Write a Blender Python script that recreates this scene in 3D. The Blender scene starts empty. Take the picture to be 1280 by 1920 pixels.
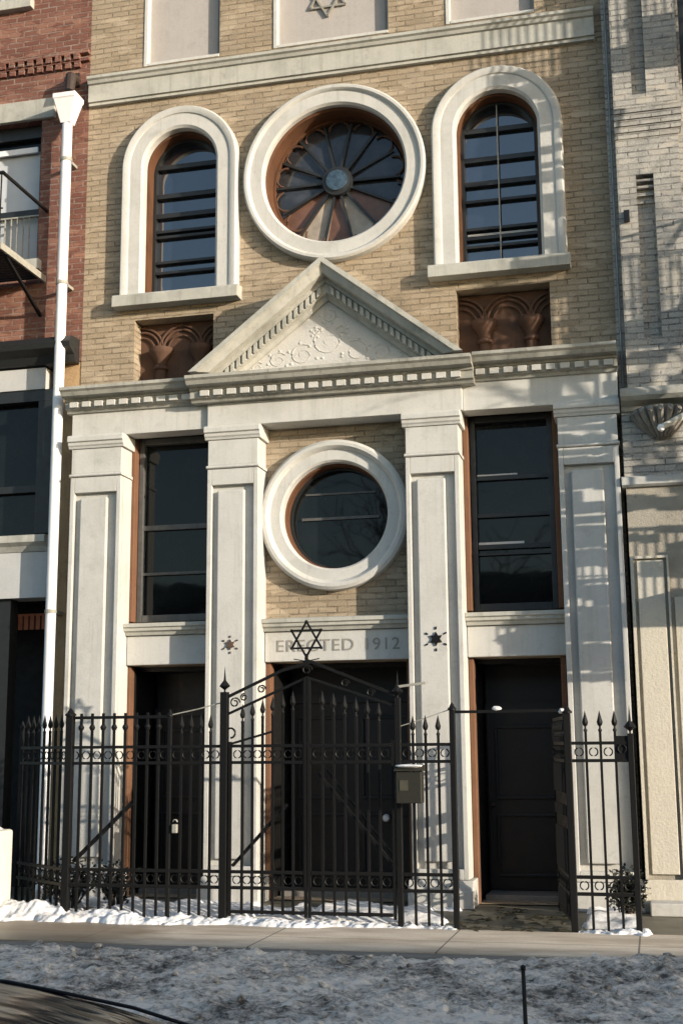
import bpy, bmesh, math, random
from mathutils import Vector, Matrix, noise
R = math.radians
PI = math.pi
S = bpy.context.scene
COL = S.collection
random.seed(7)

# ------------------------------------------------------------------ mesh helpers
class MB:
    def __init__(s): s.v = []; s.f = []
    def add(s, vs, fs):
        n = len(s.v); s.v += [tuple(v) for v in vs]; s.f += [tuple(i + n for i in f) for f in fs]; return s
    def box(s, x0, x1, y0, y1, z0, z1):
        v = [(x, y, z) for x in (x0, x1) for y in (y0, y1) for z in (z0, z1)]
        return s.add(v, [(0,1,3,2),(4,6,7,5),(0,4,5,1),(2,3,7,6),(0,2,6,4),(1,5,7,3)])
    def bar(s, a, b, w, h=None):           # square bar between two points
        a = Vector(a); b = Vector(b); h = h or w; d = (b - a).normalized()
        up = Vector((0,0,1)) if abs(d.z) < .95 else Vector((0,1,0))
        r = d.cross(up).normalized(); u = r.cross(d)
        vs = []
        for p in (a, b):
            for (i, j) in ((-1,-1),(1,-1),(1,1),(-1,1)): vs.append(p + r*(i*w/2) + u*(j*h/2))
        return s.add(vs, [(0,1,2,3),(7,6,5,4),(0,4,5,1),(1,5,6,2),(2,6,7,3),(3,7,4,0)])
    def tube(s, pts, r, n=8, caps=True):   # r: number or list
        pts = [Vector(p) for p in pts]; rr = r if isinstance(r, (list, tuple)) else [r]*len(pts)
        ref = None; vs = []
        for i, p in enumerate(pts):
            d = (pts[min(i+1, len(pts)-1)] - pts[max(i-1, 0)]).normalized()
            if ref is None: ref = Vector((0,0,1)) if abs(d.z) < .9 else Vector((1,0,0))
            x = d.cross(ref).normalized(); y = d.cross(x).normalized(); ref = -y if False else ref
            for k in range(n):
                a = 2*PI*k/n; vs.append(p + (x*math.cos(a) + y*math.sin(a))*rr[i])
        fs = []
        for i in range(len(pts)-1):
            for k in range(n):
                a, b = i*n+k, i*n+(k+1) % n; fs.append((a, b, b+n, a+n))
        if caps: fs += [tuple(range(n)), tuple(reversed(range((len(pts)-1)*n, len(pts)*n)))]
        return s.add(vs, fs)
    def lathe(s, prof, c, axis='z', n=16, a0=0, a1=2*PI):   # prof: (r, h)
        full = abs(a1-a0-2*PI) < 1e-6; m = n if full else n+1; vs = []
        for k in range(m):
            a = a0 + (a1-a0)*k/n; ca, sa = math.cos(a), math.sin(a)
            for (r, h) in prof:
                if axis == 'z': vs.append((c[0]+r*ca, c[1]+r*sa, c[2]+h))
                else: vs.append((c[0]+r*ca, c[1]+h, c[2]+r*sa))
        p = len(prof); fs = []
        for k in range(n):
            k2 = (k+1) % m
            for i in range(p-1): fs.append((k*p+i, k2*p+i, k2*p+i+1, k*p+i+1))
        return s.add(vs, fs)
    def prof_x(s, x0, x1, prof, shear=None):      # closed profile (y,z) swept along x; shear(x)->dz
        xs = [x0, x1] if not isinstance(x0, (list, tuple)) else x0
        n = len(prof); vs = []
        for x in xs:
            dz = shear(x) if shear else 0
            vs += [(x, y, z+dz) for y, z in prof]
        fs = []
        for j in range(len(xs)-1):
            for i in range(n):
                a, b = j*n+i, j*n+(i+1) % n; fs.append((a, b, b+n, a+n))
        fs += [tuple(reversed(range(n))), tuple(range((len(xs)-1)*n, len(xs)*n))]
        return s.add(vs, fs)
    def poly_y(s, pts, y0, y1):              # polygon in x,z with thickness in y
        n = len(pts); vs = [(x, y0, z) for x, z in pts] + [(x, y1, z) for x, z in pts]
        fs = [tuple(range(n)), tuple(reversed(range(n, 2*n)))] + [(i, i+n, (i+1) % n + n, (i+1) % n) for i in range(n)]
        return s.add(vs, fs)
    def sweep_xz(s, path, prof, closed=False):   # path [(x,z,nx,nz)], closed profile (d,y)
        n = len(prof); vs = []
        for x, z, nx, nz in path: vs += [(x+nx*d, y, z+nz*d) for d, y in prof]
        fs = []; m = len(path)
        for j in range(m if closed else m-1):
            for i in range(n):
                a, b = j*n+i, j*n+(i+1) % n; c, d = ((j+1) % m)*n+(i+1) % n, ((j+1) % m)*n+i; fs.append((a, b, c, d))
        if not closed: fs += [tuple(range(n)), tuple(reversed(range((m-1)*n, m*n)))]
        return s.add(vs, fs)
    def build(s, name, mat, parent=None, smooth=False, bevel=0, angle=35):
        me = bpy.data.meshes.new(name); me.from_pydata(s.v, [], s.f); me.validate()
        bm = bmesh.new(); bm.from_mesh(me); bmesh.ops.recalc_face_normals(bm, faces=bm.faces); bm.to_mesh(me); bm.free()
        if mat: me.materials.append(mat)
        if smooth:
            me.polygons.foreach_set('use_smooth', [True]*len(me.polygons)); me.set_sharp_from_angle(angle=R(angle))
        o = bpy.data.objects.new(name, me); COL.objects.link(o)
        if parent: o.parent = parent
        if bevel:
            b = o.modifiers.new('bevel', 'BEVEL'); b.width = bevel; b.segments = 2; b.limit_method = 'ANGLE'; b.angle_limit = R(40)
        return o

def tag(o, label=None, cat=None, group=None, kind=None):
    if label: o['label'] = label
    if cat: o['category'] = cat
    if group: o['group'] = group
    if kind: o['kind'] = kind
    return o
def thing(name, label, cat, loc=(0,0,0), group=None):
    o = bpy.data.objects.new(name, None); COL.objects.link(o); o.location = loc
    o.empty_display_size = .2
    return tag(o, label, cat, group)
def kids(o, root):      # parent meshes that were modelled in world coordinates
    o.parent = root; o.matrix_parent_inverse = Matrix.Translation(root.location).inverted(); return o

def plate(outer, holes, y0, y1):           # slab with holes in the x,z plane
    bm = bmesh.new(); loops = [outer] + holes
    def sheet(y):
        es = []
        vl = []
        for lp in loops:
            vs = [bm.verts.new((x, y, z)) for x, z in lp]; vl.append(vs)
            for i in range(len(vs)): es.append(bm.edges.new((vs[i], vs[(i+1) % len(vs)])))
        bmesh.ops.triangle_fill(bm, edges=es, use_beauty=True, use_dissolve=False, normal=(0,-1,0))
        return vl
    a = sheet(y0); b = sheet(y1)
    for la, lb in zip(a, b):
        n = len(la)
        for i in range(n): bm.faces.new((la[i], la[(i+1) % n], lb[(i+1) % n], lb[i]))
    m = MB(); bm.verts.index_update()
    m.add([v.co[:] for v in bm.verts], [[v.index for v in f.verts] for f in bm.faces]); bm.free()
    return m
def rect(x0, x1, z0, z1): return [(x0,z0),(x1,z0),(x1,z1),(x0,z1)]
def circle(cx, cz, r, n=64): return [(cx+r*math.cos(2*PI*k/n), cz+r*math.sin(2*PI*k/n)) for k in range(n)]
def arch(x0, x1, z0, zs, n=28):            # rectangle with a half round head
    c, r = (x0+x1)/2, (x1-x0)/2
    return [(x0,z0),(x1,z0)] + [(c+r*math.cos(PI*k/n), zs+r*math.sin(PI*k/n)) for k in range(n+1)]
def arch_path(x0, x1, z0, zs, n=32):       # open path up the left jamb, over, down the right; normals outward
    c, r = (x0+x1)/2, (x1-x0)/2
    p = [(x0,z0,-1,0)]
    for k in range(n+1):
        a = PI - PI*k/n; p.append((c+r*math.cos(a), zs+r*math.sin(a), math.cos(a), math.sin(a)))
    return p + [(x1,z0,1,0)]

# ------------------------------------------------------------------ materials
def mat(name):
    m = bpy.data.materials.new(name); m.use_nodes = True; nt = m.node_tree
    return m, nt, nt.nodes, nt.links, nt.nodes['Principled BSDF']
def ramp(N, els):
    r = N.new('ShaderNodeValToRGB'); e = r.color_ramp.elements
    while len(e) < len(els): e.new(.5)
    for i, (p, c) in enumerate(els): e[i].position = p; e[i].color = (*c, 1) if len(c) == 3 else c
    return r
def nz(N, L, vec, scale, detail=4, rough=.6):
    n = N.new('ShaderNodeTexNoise'); n.inputs['Scale'].default_value = scale; n.inputs['Detail'].default_value = detail
    n.inputs['Roughness'].default_value = rough; L.new(vec, n.inputs['Vector']); return n
def mix(N, L, fac, a, b, mode='MIX'):
    m = N.new('ShaderNodeMix'); m.data_type = 'RGBA'; m.blend_type = mode; m.clamp_result = False
    for k, v in ((0, fac), (6, a), (7, b)):
        if hasattr(v, 'is_linked') or hasattr(v, 'links'): L.new(v, m.inputs[k])
        else: m.inputs[k].default_value = v if k == 0 else (*v, 1)
    return m.outputs[2]
def pos(N): return N.new('ShaderNodeNewGeometry').outputs['Position']
def scaled(N, L, vec, s):
    m = N.new('ShaderNodeMapping'); m.inputs['Scale'].default_value = s; L.new(vec, m.inputs['Vector']); return m.outputs[0]
def bump(N, L, B, h, strength=.4, dist=.01):
    b = N.new('ShaderNodeBump'); b.inputs['Strength'].default_value = strength; b.inputs['Distance'].default_value = dist
    L.new(h, b.inputs['Height']); L.new(b.outputs[0], B.inputs['Normal'])
def maprange(N, L, v, a, b, c=0, d=1):
    m = N.new('ShaderNodeMapRange'); m.inputs[1].default_value = a; m.inputs[2].default_value = b
    m.inputs[3].default_value = c; m.inputs[4].default_value = d; L.new(v, m.inputs[0]); return m.outputs[0]

def brick_mat(name, c1, c2, mortar, stain=(.1,.085,.06), stain_amt=.5, msize=.009, extra=None, bh=.07, bw=.215):
    m, nt, N, L, B = mat(name); p = pos(N)
    sp = N.new('ShaderNodeSeparateXYZ'); L.new(p, sp.inputs[0])
    ad = N.new('ShaderNodeMath'); ad.operation = 'ADD'; L.new(sp.outputs[0], ad.inputs[0]); L.new(sp.outputs[1], ad.inputs[1])
    cb = N.new('ShaderNodeCombineXYZ'); L.new(ad.outputs[0], cb.inputs[0]); L.new(sp.outputs[2], cb.inputs[1])
    # uneven courses
    dn = nz(N, L, p, 2.3, 2); sub = N.new('ShaderNodeVectorMath'); sub.operation = 'MULTIPLY_ADD'
    L.new(dn.outputs['Color'], sub.inputs[0]); sub.inputs[1].default_value = (.02,.012,0); L.new(cb.outputs[0], sub.inputs[2])
    b = N.new('ShaderNodeTexBrick'); L.new(sub.outputs[0], b.inputs['Vector']); b.inputs['Scale'].default_value = 1
    b.inputs['Brick Width'].default_value = bw; b.inputs['Row Height'].default_value = bh
    b.inputs['Mortar Size'].default_value = msize; b.inputs['Mortar Smooth'].default_value = .3; b.inputs['Bias'].default_value = 0
    b.inputs['Color1'].default_value = (*c1, 1); b.inputs['Color2'].default_value = (*c2, 1); b.inputs['Mortar'].default_value = (*(x*.5+y*.5 for x, y in zip(c1, c2)), 1)
    col = b.outputs['Color']
    jn = nz(N, L, scaled(N, L, p, (1,1,2.2)), 5.5, 4, .7)
    jm = N.new('ShaderNodeMath'); jm.operation = 'MULTIPLY'; L.new(b.outputs['Fac'], jm.inputs[0]); L.new(maprange(N, L, jn.outputs[0], .42, .62, .1, 1), jm.inputs[1])
    col = mix(N, L, jm.outputs[0], col, mortar)
    f = nz(N, L, p, 60, 4, .75); col = mix(N, L, maprange(N, L, f.outputs[0], .35, .65, 0, .8), col, mix(N, L, .5, col, (.02,.018,.012), 'MULTIPLY'))
    # odd bricks, brick sized
    vq = N.new('ShaderNodeTexVoronoi'); vq.inputs['Scale'].default_value = 1; L.new(scaled(N, L, cb.outputs[0], (4.65, 14.3, 1)), vq.inputs['Vector'])
    hs = N.new('ShaderNodeSeparateColor'); L.new(vq.outputs['Color'], hs.inputs[0])
    col = mix(N, L, maprange(N, L, hs.outputs[0], .6, 1, 0, .55), col, extra or c2)
    col = mix(N, L, maprange(N, L, hs.outputs[1], .75, 1, 0, .38), col, tuple(x*.42 for x in c1))
    w = nz(N, L, scaled(N, L, p, (1.1,1.1,.55)), 1.6, 6, .65)
    col = mix(N, L, maprange(N, L, w.outputs[0], .48, .8, 0, stain_amt), col, stain)
    L.new(col, B.inputs['Base Color']); B.inputs['Roughness'].default_value = .9
    B.inputs['Specular IOR Level'].default_value = .2
    hm = N.new('ShaderNodeMath'); hm.operation = 'MULTIPLY_ADD'; L.new(b.outputs['Fac'], hm.inputs[0]); hm.inputs[1].default_value = -1
    L.new(maprange(N, L, f.outputs[0], 0, 1, 0, .5), hm.inputs[2]); bump(N, L, B, hm.outputs[0], 1.0, .012)
    return m
def stone_mat(name, base, dark, amt=.5, rough=.8, scale=1.0, streak=True, spots=0.0, warm=None, bs=.35):
    m, nt, N, L, B = mat(name); p = pos(N)
    n1 = nz(N, L, p, 2.2*scale, 8, .65); n2 = nz(N, L, p, 38*scale, 5, .7)
    col = mix(N, L, maprange(N, L, n1.outputs[0], .46, .78, 0, amt), base, dark)
    if warm:
        n4 = nz(N, L, p, .9, 3); col = mix(N, L, maprange(N, L, n4.outputs[0], .45, .7, 0, .6), col, warm)
    col = mix(N, L, maprange(N, L, n2.outputs[0], .5, .8, 0, .4), col, tuple(x*.72 for x in base))
    if streak:
        n3 = nz(N, L, scaled(N, L, p, (9,9,.5)), 1.6, 5, .7)
        col = mix(N, L, maprange(N, L, n3.outputs[0], .53, .78, 0, amt), col, dark)
    if streak:
        n5 = nz(N, L, scaled(N, L, p, (5,5,.22)), 2.7, 6, .75)
        col = mix(N, L, maprange(N, L, n5.outputs[0], .58, .80, 0, amt*.9), col, (base[0]*.62, base[1]*.52, base[2]*.40))
        n6 = nz(N, L, p, 5.5*scale, 7, .75); col = mix(N, L, maprange(N, L, n6.outputs[0], .55, .72, 0, amt*.55), col, tuple(x*.66 for x in dark))
    if spots:
        v = nz(N, L, p, 16, 3, .8); col = mix(N, L, maprange(N, L, v.outputs[0], .64, .72, 0, spots), col, tuple(x*.35 for x in base))
    L.new(col, B.inputs['Base Color']); B.inputs['Roughness'].default_value = rough; B.inputs['Specular IOR Level'].default_value = .3
    bump(N, L, B, n2.outputs[0], bs, .006)
    return m
def simple(name, base, rough=.5, metal=0, var=.3, scale=12, bs=.15, spec=.5):
    m, nt, N, L, B = mat(name); p = pos(N); n = nz(N, L, p, scale, 6, .65)
    L.new(mix(N, L, maprange(N, L, n.outputs[0], .35, .75), base, tuple(x*(1-var) for x in base)), B.inputs['Base Color'])
    L.new(maprange(N, L, n.outputs[0], .3, .8, max(rough-.1, .02), min(rough+.15, 1)), B.inputs['Roughness'])
    B.inputs['Metallic'].default_value = metal; B.inputs['Specular IOR Level'].default_value = spec
    bump(N, L, B, n.outputs[0], bs, .004); return m
def glass_mat(name, base=(.006,.008,.010), wav=.12, spec=.6, dirt=.5, dcol=(.05,.05,.05), ior=1.52):
    m, nt, N, L, B = mat(name); p = pos(N)
    d = nz(N, L, p, 3, 6, .7); L.new(mix(N, L, maprange(N, L, d.outputs[0], .45, .8, 0, dirt), base, dcol), B.inputs['Base Color'])
    B.inputs['Roughness'].default_value = .03; B.inputs['IOR'].default_value = ior; B.inputs['Specular IOR Level'].default_value = spec
    n = nz(N, L, p, 2.6, 2, .4); bump(N, L, B, n.outputs[0], wav, .02); return m

M = {}
M['brick'] = brick_mat('tan_brick', (.445,.36,.255), (.375,.295,.20), (.19,.15,.105), stain=(.29,.24,.185), stain_amt=.5, extra=(.50,.41,.30), msize=.008, bh=.0665)
M['redbrick'] = brick_mat('red_brick', (.25,.115,.085), (.19,.082,.062), (.34,.255,.21), stain=(.12,.065,.05), stain_amt=.45, extra=(.36,.20,.14), msize=.013)
M['greybrick'] = brick_mat('grey_brick', (.53,.505,.455), (.44,.42,.385), (.17,.16,.15), stain=(.27,.25,.215), stain_amt=.4, extra=(.57,.51,.42), bh=.067, msize=.008)
M['darkbrick'] = brick_mat('dark_brick', (.12,.07,.05), (.09,.055,.045), (.14,.11,.09), stain=(.04,.035,.03))
M['stone'] = stone_mat('limestone', (.52,.51,.475), (.35,.345,.31), .62, spots=.15)
M['stonetrim'] = stone_mat('weathered_trim', (.44,.43,.38), (.22,.22,.19), .75, spots=.25)
M['cornice'] = stone_mat('grimy_cornice', (.38,.37,.325), (.13,.13,.11), .85, spots=.35)
M['soot'] = stone_mat('sooty_carved_stone', (.24,.22,.19), (.07,.065,.055), .8, spots=.4)
M['stucco'] = stone_mat('white_stucco', (.53,.515,.48), (.42,.41,.375), .45, spots=.45, bs=1.0)
M['panelstucco'] = stone_mat('pinkish_stucco', (.39,.36,.335), (.31,.285,.26), .5, streak=True, spots=.1)
M['terracotta'] = stone_mat('brown_terracotta', (.105,.055,.034), (.05,.029,.020), .7, spots=.3)
M['orangejamb'] = stone_mat('orange_brown_wood', (.17,.083,.045), (.09,.047,.028), .7, spots=.4)
M['brownjamb'] = stone_mat('brown_painted_wood', (.11,.048,.022), (.045,.021,.012), .8, spots=.4)
M['greyframe'] = simple('grey_window_frame', (.10,.098,.09), .5, var=.4)
M['darkframe'] = simple('dark_window_frame', (.018,.019,.019), .45, var=.3)
M['glass'] = glass_mat('dark_window_glass', (.005,.007,.0075), .06, .28, .4, (.02,.022,.021))
M['skyglass'] = glass_mat('clean_dark_glass', (.010,.014,.022), .15, 1.0, .4, (.03,.037,.048), ior=1.8)
M['paleglass'] = simple('pale_reflection_glass', (.42,.36,.29), .35, var=.5, scale=5)  # bright reflection in two lower rose panes, put into the base colour
M['roseglass'] = glass_mat('smoky_rose_glass', (.022,.025,.030), .3, .6, .8, (.075,.078,.085))
M['brownglass'] = simple('brown_dusty_glass', (.17,.085,.055), .35, var=.5, scale=6)
M['blueglass'] = simple('blue_mottled_glass', (.06,.10,.14), .15, var=.8, scale=16)
M['iron'] = simple('black_wrought_iron', (.006,.006,.006), .55, var=.35, scale=30, bs=.3, spec=.25)
M['rustiron'] = simple('rusty_iron', (.045,.028,.02), .7, var=.6, scale=40)
M['black'] = simple('flaking_black_paint', (.016,.017,.017), .55, var=.4)
M['void'] = simple('unlit_interior', (.006,.006,.006), .9)
M['whitepaint'] = simple('white_painted_metal', (.84,.82,.80), .45, var=.12, scale=6)
M['greypaint'] = stone_mat('pale_grey_paint', (.48,.475,.46), (.33,.33,.32), .4)
M['whiteblock'] = stone_mat('white_painted_masonry', (.62,.59,.50), (.47,.44,.36), .5)
M['door'] = simple('dark_brown_door', (.014,.010,.007), .45, var=.4, scale=9)
M['doortrim'] = simple('black_door_trim', (.012,.011,.010), .4, var=.3)
M['cream'] = stone_mat('cream_rough_stucco', (.60,.55,.44), (.46,.42,.34), .5, spots=.3, bs=1.0, warm=(.54,.51,.45))
M['roughgrey'] = stone_mat('rough_grey_render', (.40,.36,.29), (.25,.225,.18), .7, spots=.5, bs=1.6, scale=1.5, streak=False)
M['rawedge'] = stone_mat('raw_brown_edge', (.42,.28,.15), (.22,.14,.08), .9, spots=.6, bs=1.8)
M['blind'] = simple('pale_curtain', (.52,.54,.56), .8, var=.15, scale=3)
M['steel'] = simple('grey_painted_steel', (.34,.33,.28), .6, var=.3)
M['bark'] = simple('street_tree_bark', (.09,.07,.055), .9, var=.5, scale=14, bs=.8)
M['leaf'] = simple('dark_evergreen_leaf', (.014,.018,.010), .6, var=.5, scale=20)
M['olive'] = simple('olive_painted_box', (.020,.019,.012), .6, var=.4, scale=18)
M['paper'] = simple('faded_label', (.06,.057,.038), .8, var=.2)
M['zinc'] = simple('galvanised_zinc', (.30,.31,.31), .5, metal=.4, var=.4, scale=10)
M['knob'] = simple('white_porcelain', (.85,.84,.80), .2, var=.05)
M['letter'] = stone_mat('weathered_lettering', (.27,.255,.22), (.20,.19,.165), .5)
M['orange'] = simple('orange_fringe_cloth', (.42,.13,.06), .8, var=.4)
M['rust'] = simple('rusty_iron_star', (.11,.065,.045), .8, var=.6, scale=40)
M['rubber'] = simple('black_rubber', (.012,.012,.013), .6, var=.2)
M['chrome'] = simple('chrome', (.6,.6,.6), .12, metal=1, var=.1)
M['lamp'] = simple('lamp_lens', (.6,.6,.58), .1, var=.2)
M['trampled'] = simple('wet_leaf_litter', (.06,.055,.03), .5, var=.5)

def sidewalk_mat():
    m, nt, N, L, B = mat('worn_concrete'); p = pos(N)
    n1 = nz(N, L, scaled(N, L, p, (.8,2.2,1)), 1.3, 6, .6); n2 = nz(N, L, p, 30, 6, .75)
    col = mix(N, L, maprange(N, L, n1.outputs[0], .40, .62), (.70,.60,.47), (.48,.39,.29))
    col = mix(N, L, maprange(N, L, n2.outputs[0], .5, .8, 0, .5), col, (.32,.28,.23))
    jb = N.new('ShaderNodeTexBrick'); jb.inputs['Scale'].default_value = 1; jb.inputs['Brick Width'].default_value = 1.52; jb.inputs['Row Height'].default_value = 1.27; jb.inputs['Mortar Size'].default_value = .008; jb.offset = 0
    L.new(p, jb.inputs['Vector']); col = mix(N, L, maprange(N, L, jb.outputs['Fac'], 0, 1, 0, .75), col, (.07,.06,.05))
    n7 = nz(N, L, p, 90, 3, .8); col = mix(N, L, maprange(N, L, n7.outputs[0], .6, .75, 0, .6), col, (.14,.12,.10))
    # damp patch along the left of the pavement
    sp = N.new('ShaderNodeSeparateXYZ'); L.new(p, sp.inputs[0])
    n3 = nz(N, L, scaled(N, L, p, (.7,1.6,1)), 1.1, 4)
    a = N.new('ShaderNodeMath'); a.operation = 'MULTIPLY_ADD'; L.new(n3.outputs[0], a.inputs[0]); a.inputs[1].default_value = 3.2; L.new(sp.outputs[0], a.inputs[2])
    wet = maprange(N, L, a.outputs[0], .9, .2, 0, .75)
    col = mix(N, L, wet, col, (.19,.135,.08))
    L.new(col, B.inputs['Base Color']); L.new(maprange(N, L, wet, 0, .75, .9, .5), B.inputs['Roughness'])
    bump(N, L, B, n2.outputs[0], .4, .006); return m
M['sidewalk'] = sidewalk_mat()
M['wetpaving'] = stone_mat('wet_areaway_paving', (.17,.155,.115), (.06,.055,.045), .9, rough=.55, streak=False, spots=.5)
M['kerb'] = stone_mat('granite_kerb', (.22,.205,.18), (.12,.11,.095), .7, streak=False, spots=.4)
M['asphalt'] = stone_mat('asphalt', (.055,.055,.055), (.03,.03,.03), .5, streak=False)
M['ground'] = stone_mat('far_ground', (.12,.11,.10), (.08,.075,.07), .5, streak=False)
def snow_mat(name, clean, dirty, lo, hi, sc):
    m, nt, N, L, B = mat(name); p = pos(N)
    n1 = nz(N, L, scaled(N, L, p, (1,1.3,1)), sc, 9, .72); n2 = nz(N, L, p, sc*2.8, 7, .75); n3 = nz(N, L, p, 1.3, 4)
    f = mix(N, L, .5, n1.outputs[0], n2.outputs[0]); f = mix(N, L, .3, f, n3.outputs[0])
    r = ramp(N, [(lo, clean), ((lo+hi)/2, tuple((a+b)/2 for a, b in zip(clean, dirty))), (hi, dirty)]); L.new(f, r.inputs[0])
    L.new(r.outputs[0], B.inputs['Base Color']); B.inputs['Roughness'].default_value = .75
    bump(N, L, B, n2.outputs[0], .6, .02); return m
M['snow'] = snow_mat('clean_snow', (.84,.835,.83), (.33,.29,.24), .48, .68, 8)
M['dirtysnow'] = snow_mat('ploughed_dirty_snow', (.76,.685,.59), (.065,.058,.048), .45, .575, 8)
def car_mat():
    m, nt, N, L, B = mat('dark_car_paint'); p = pos(N); n = nz(N, L, p, 5, 6, .7)
    L.new(mix(N, L, maprange(N, L, n.outputs[0], .5, .75, 0, .4), (.012,.014,.018), (.04,.038,.034)), B.inputs['Base Color'])
    L.new(maprange(N, L, n.outputs[0], .35, .75, .06, .28), B.inputs['Roughness'])
    B.inputs['IOR'].default_value = 1.22; n2 = nz(N, L, scaled(N, L, p, (2.5,6,1)), 1.6, 2, .5); bump(N, L, B, n2.outputs[0], .5, .03); return m
M['car'] = car_mat()

# ------------------------------------------------------------------ the setting
def struct(name, mb, m, **k):
    o = mb.build(name, m, **k); o['kind'] = 'structure'; return o
struct('ground', MB().add([(-600,-600,-.4),(600,-600,-.4),(600,600,-.4),(-600,600,-.4)], [(0,1,2,3)]), M['ground'])
struct('sidewalk', MB().box(-30, 30, -3.12, -1.86, -.39, 0), M['sidewalk'])
struct('areaway', MB().box(-30, 30, -1.86, .85, -.39, -.012), M['wetpaving'])
struct('kerb', MB().box(-30, 30, -3.30, -3.123, -.39, -.006), M['kerb'], bevel=.02)
struct('road', MB().box(-30, 30, -12.75, -3.303, -.39, -.15), M['asphalt'])
struct('opposite_kerb', MB().box(-30, 30, -12.93, -12.753, -.39, -.006), M['kerb'], bevel=.02)
struct('opposite_sidewalk', MB().box(-30, 30, -16.4, -12.933, -.39, 0), M['sidewalk'])

def heap(name, x0, x1, y0, y1, step, h, m, base=0.0, kind='stuff', sm=True):
    nx = int((x1-x0)/step); ny = int((y1-y0)/step); vs = []; fs = []
    for j in range(ny+1):
        for i in range(nx+1):
            x = x0+(x1-x0)*i/nx; y = y0+(y1-y0)*j/ny; vs.append((x, y, base+h(x, y)))
    for j in range(ny):
        for i in range(nx):
            a = j*(nx+1)+i; q = (a, a+1, a+nx+2, a+nx+1)
            if max(vs[k][2] for k in q) > base-.02: fs.append(q)
    o = MB().add(vs, fs).build(name, m, smooth=sm, angle=80); o['kind'] = kind; return o
def fbm(x, y, s, o=4): return noise.fractal(Vector((x*s, y*s, 3.1)), 1.0, 2.0, o)
def ss(a, b, x):
    t = max(0, min(1, (x-a)/(b-a))); return t*t*(3-2*t)
def bank_h(x, y):
    e = ss(-3.32+.10*fbm(x, 0, 1.7), -3.60, y) * (1-.75*ss(-8, -10.5, y))
    far = ss(-3.5, -5.0, y)
    w = .13 + (.02+.03*far)*fbm(x, y, .6, 2) + .02*fbm(x, y, 2.4, 3) + .028*abs(fbm(x+9, y*1.2, 6, 4)) + .035*max(0, fbm(x+3, y+5, 4.5, 2)-.15) + .022*fbm(x+4, y*1.1, 15, 2)
    ch = .06*ss(2.0, 3.2, x)*ss(-3.3, -3.8, y)*(1-far)
    return -.10 + e*(w+ch) - (1-e)*.12
def chunk_mb(n, seed):
    rnd = random.Random(seed); m = MB(); ico = bmesh.new(); bmesh.ops.create_icosphere(ico, subdivisions=1, radius=1); ico.verts.index_update()
    V = [v.co.copy() for v in ico.verts]; F = [[v.index for v in f.verts] for f in ico.faces]; ico.free()
    for k in range(n):
        x = rnd.uniform(-2.5, 4); y = -3.55-abs(rnd.gauss(0, 1.4)); r = rnd.choice((.010,.012,.016,.02,.028))*rnd.uniform(.7,1.3)
        sc_ = Vector((rnd.uniform(.8,1.7), rnd.uniform(.8,1.5), rnd.uniform(.5,.9)))*r; rot = Matrix.Rotation(rnd.uniform(0,PI),3,'Z') @ Matrix.Rotation(rnd.uniform(-.5,.5),3,'X')
        c = Vector((x, y, bank_h(x, y)+r*.25)); q = [c + rot @ Vector((v.x*sc_.x*rnd.uniform(.75,1.2), v.y*sc_.y*rnd.uniform(.75,1.2), v.z*sc_.z)) for v in V]
        m.add(q, F)
    return m
ck = chunk_mb(420, 17).build('snow_chunks', M['dirtysnow']); ck['kind'] = 'stuff'; tag(ck, 'lumps of grey ice scattered over the ploughed snow bank', 'snow')
tag(heap('snow_bank', -4.5, 5.5, -9.5, -3.20, .027, bank_h, M['dirtysnow'], 0.0), 'grey ploughed snow bank lying along the kerb in the shade', 'snow')
def fsnow(x, y):
    c = -1.80 - .10*fbm(x, 5, 1.1, 2); wl = .22+.12*fbm(x, 1, 1.3, 3)
    wd = wl*(.70 if x > .3 else 1)
    d = abs(y-c)/max(wd, .04); d += .35*fbm(x, y, 5.5, 4); k = max(0, 1-max(d, 0)**2)
    hgt = (.048+.085*ss(-.4, -2.4, x))*(.7+.6*fbm(x, y, 2.6, 3))*(1-.45*ss(-.2, .8, x))
    k *= 1 - ss(1.42, 1.52, x)*(1-ss(2.50, 2.58, x))*(1 if y > -2.02 else .35)
    k *= 1-ss(3.08, 3.15, x)
    rough = .028*fbm(x, y, 6, 4)+.022*abs(fbm(x+7, y, 13, 3))+.012*fbm(x, y+4, 26, 2)
    return k*hgt + rough*min(1, k*2.5) - .02*(1-min(1, k*4)) - .002
tag(heap('snow_ridge', -3.1, 3.2, -2.35, -1.35, .016, fsnow, M['snow']), 'white crusted snow ridge along the foot of the iron fence', 'snow')
def asnow(x, y):
    k = ss(-1.6, -1.35, y)*(1-ss(-.5, -.3, y)); f = fbm(x, y, 1.3, 4)
    cover = ss(.05, .35, .35+f - .9*ss(1.3, 1.42, x)*(1-ss(2.5, 2.6, x)))
    return k*cover*(.06+.04*fbm(x, y, 3.5, 4)) - .016*(1-k*cover)
tag(heap('snow_patch', -3.0, 3.03, -1.62, -.30, .03, asnow, M['snow'], -.012), 'thin white snow lying behind the iron fence at the doors', 'snow')

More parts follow.
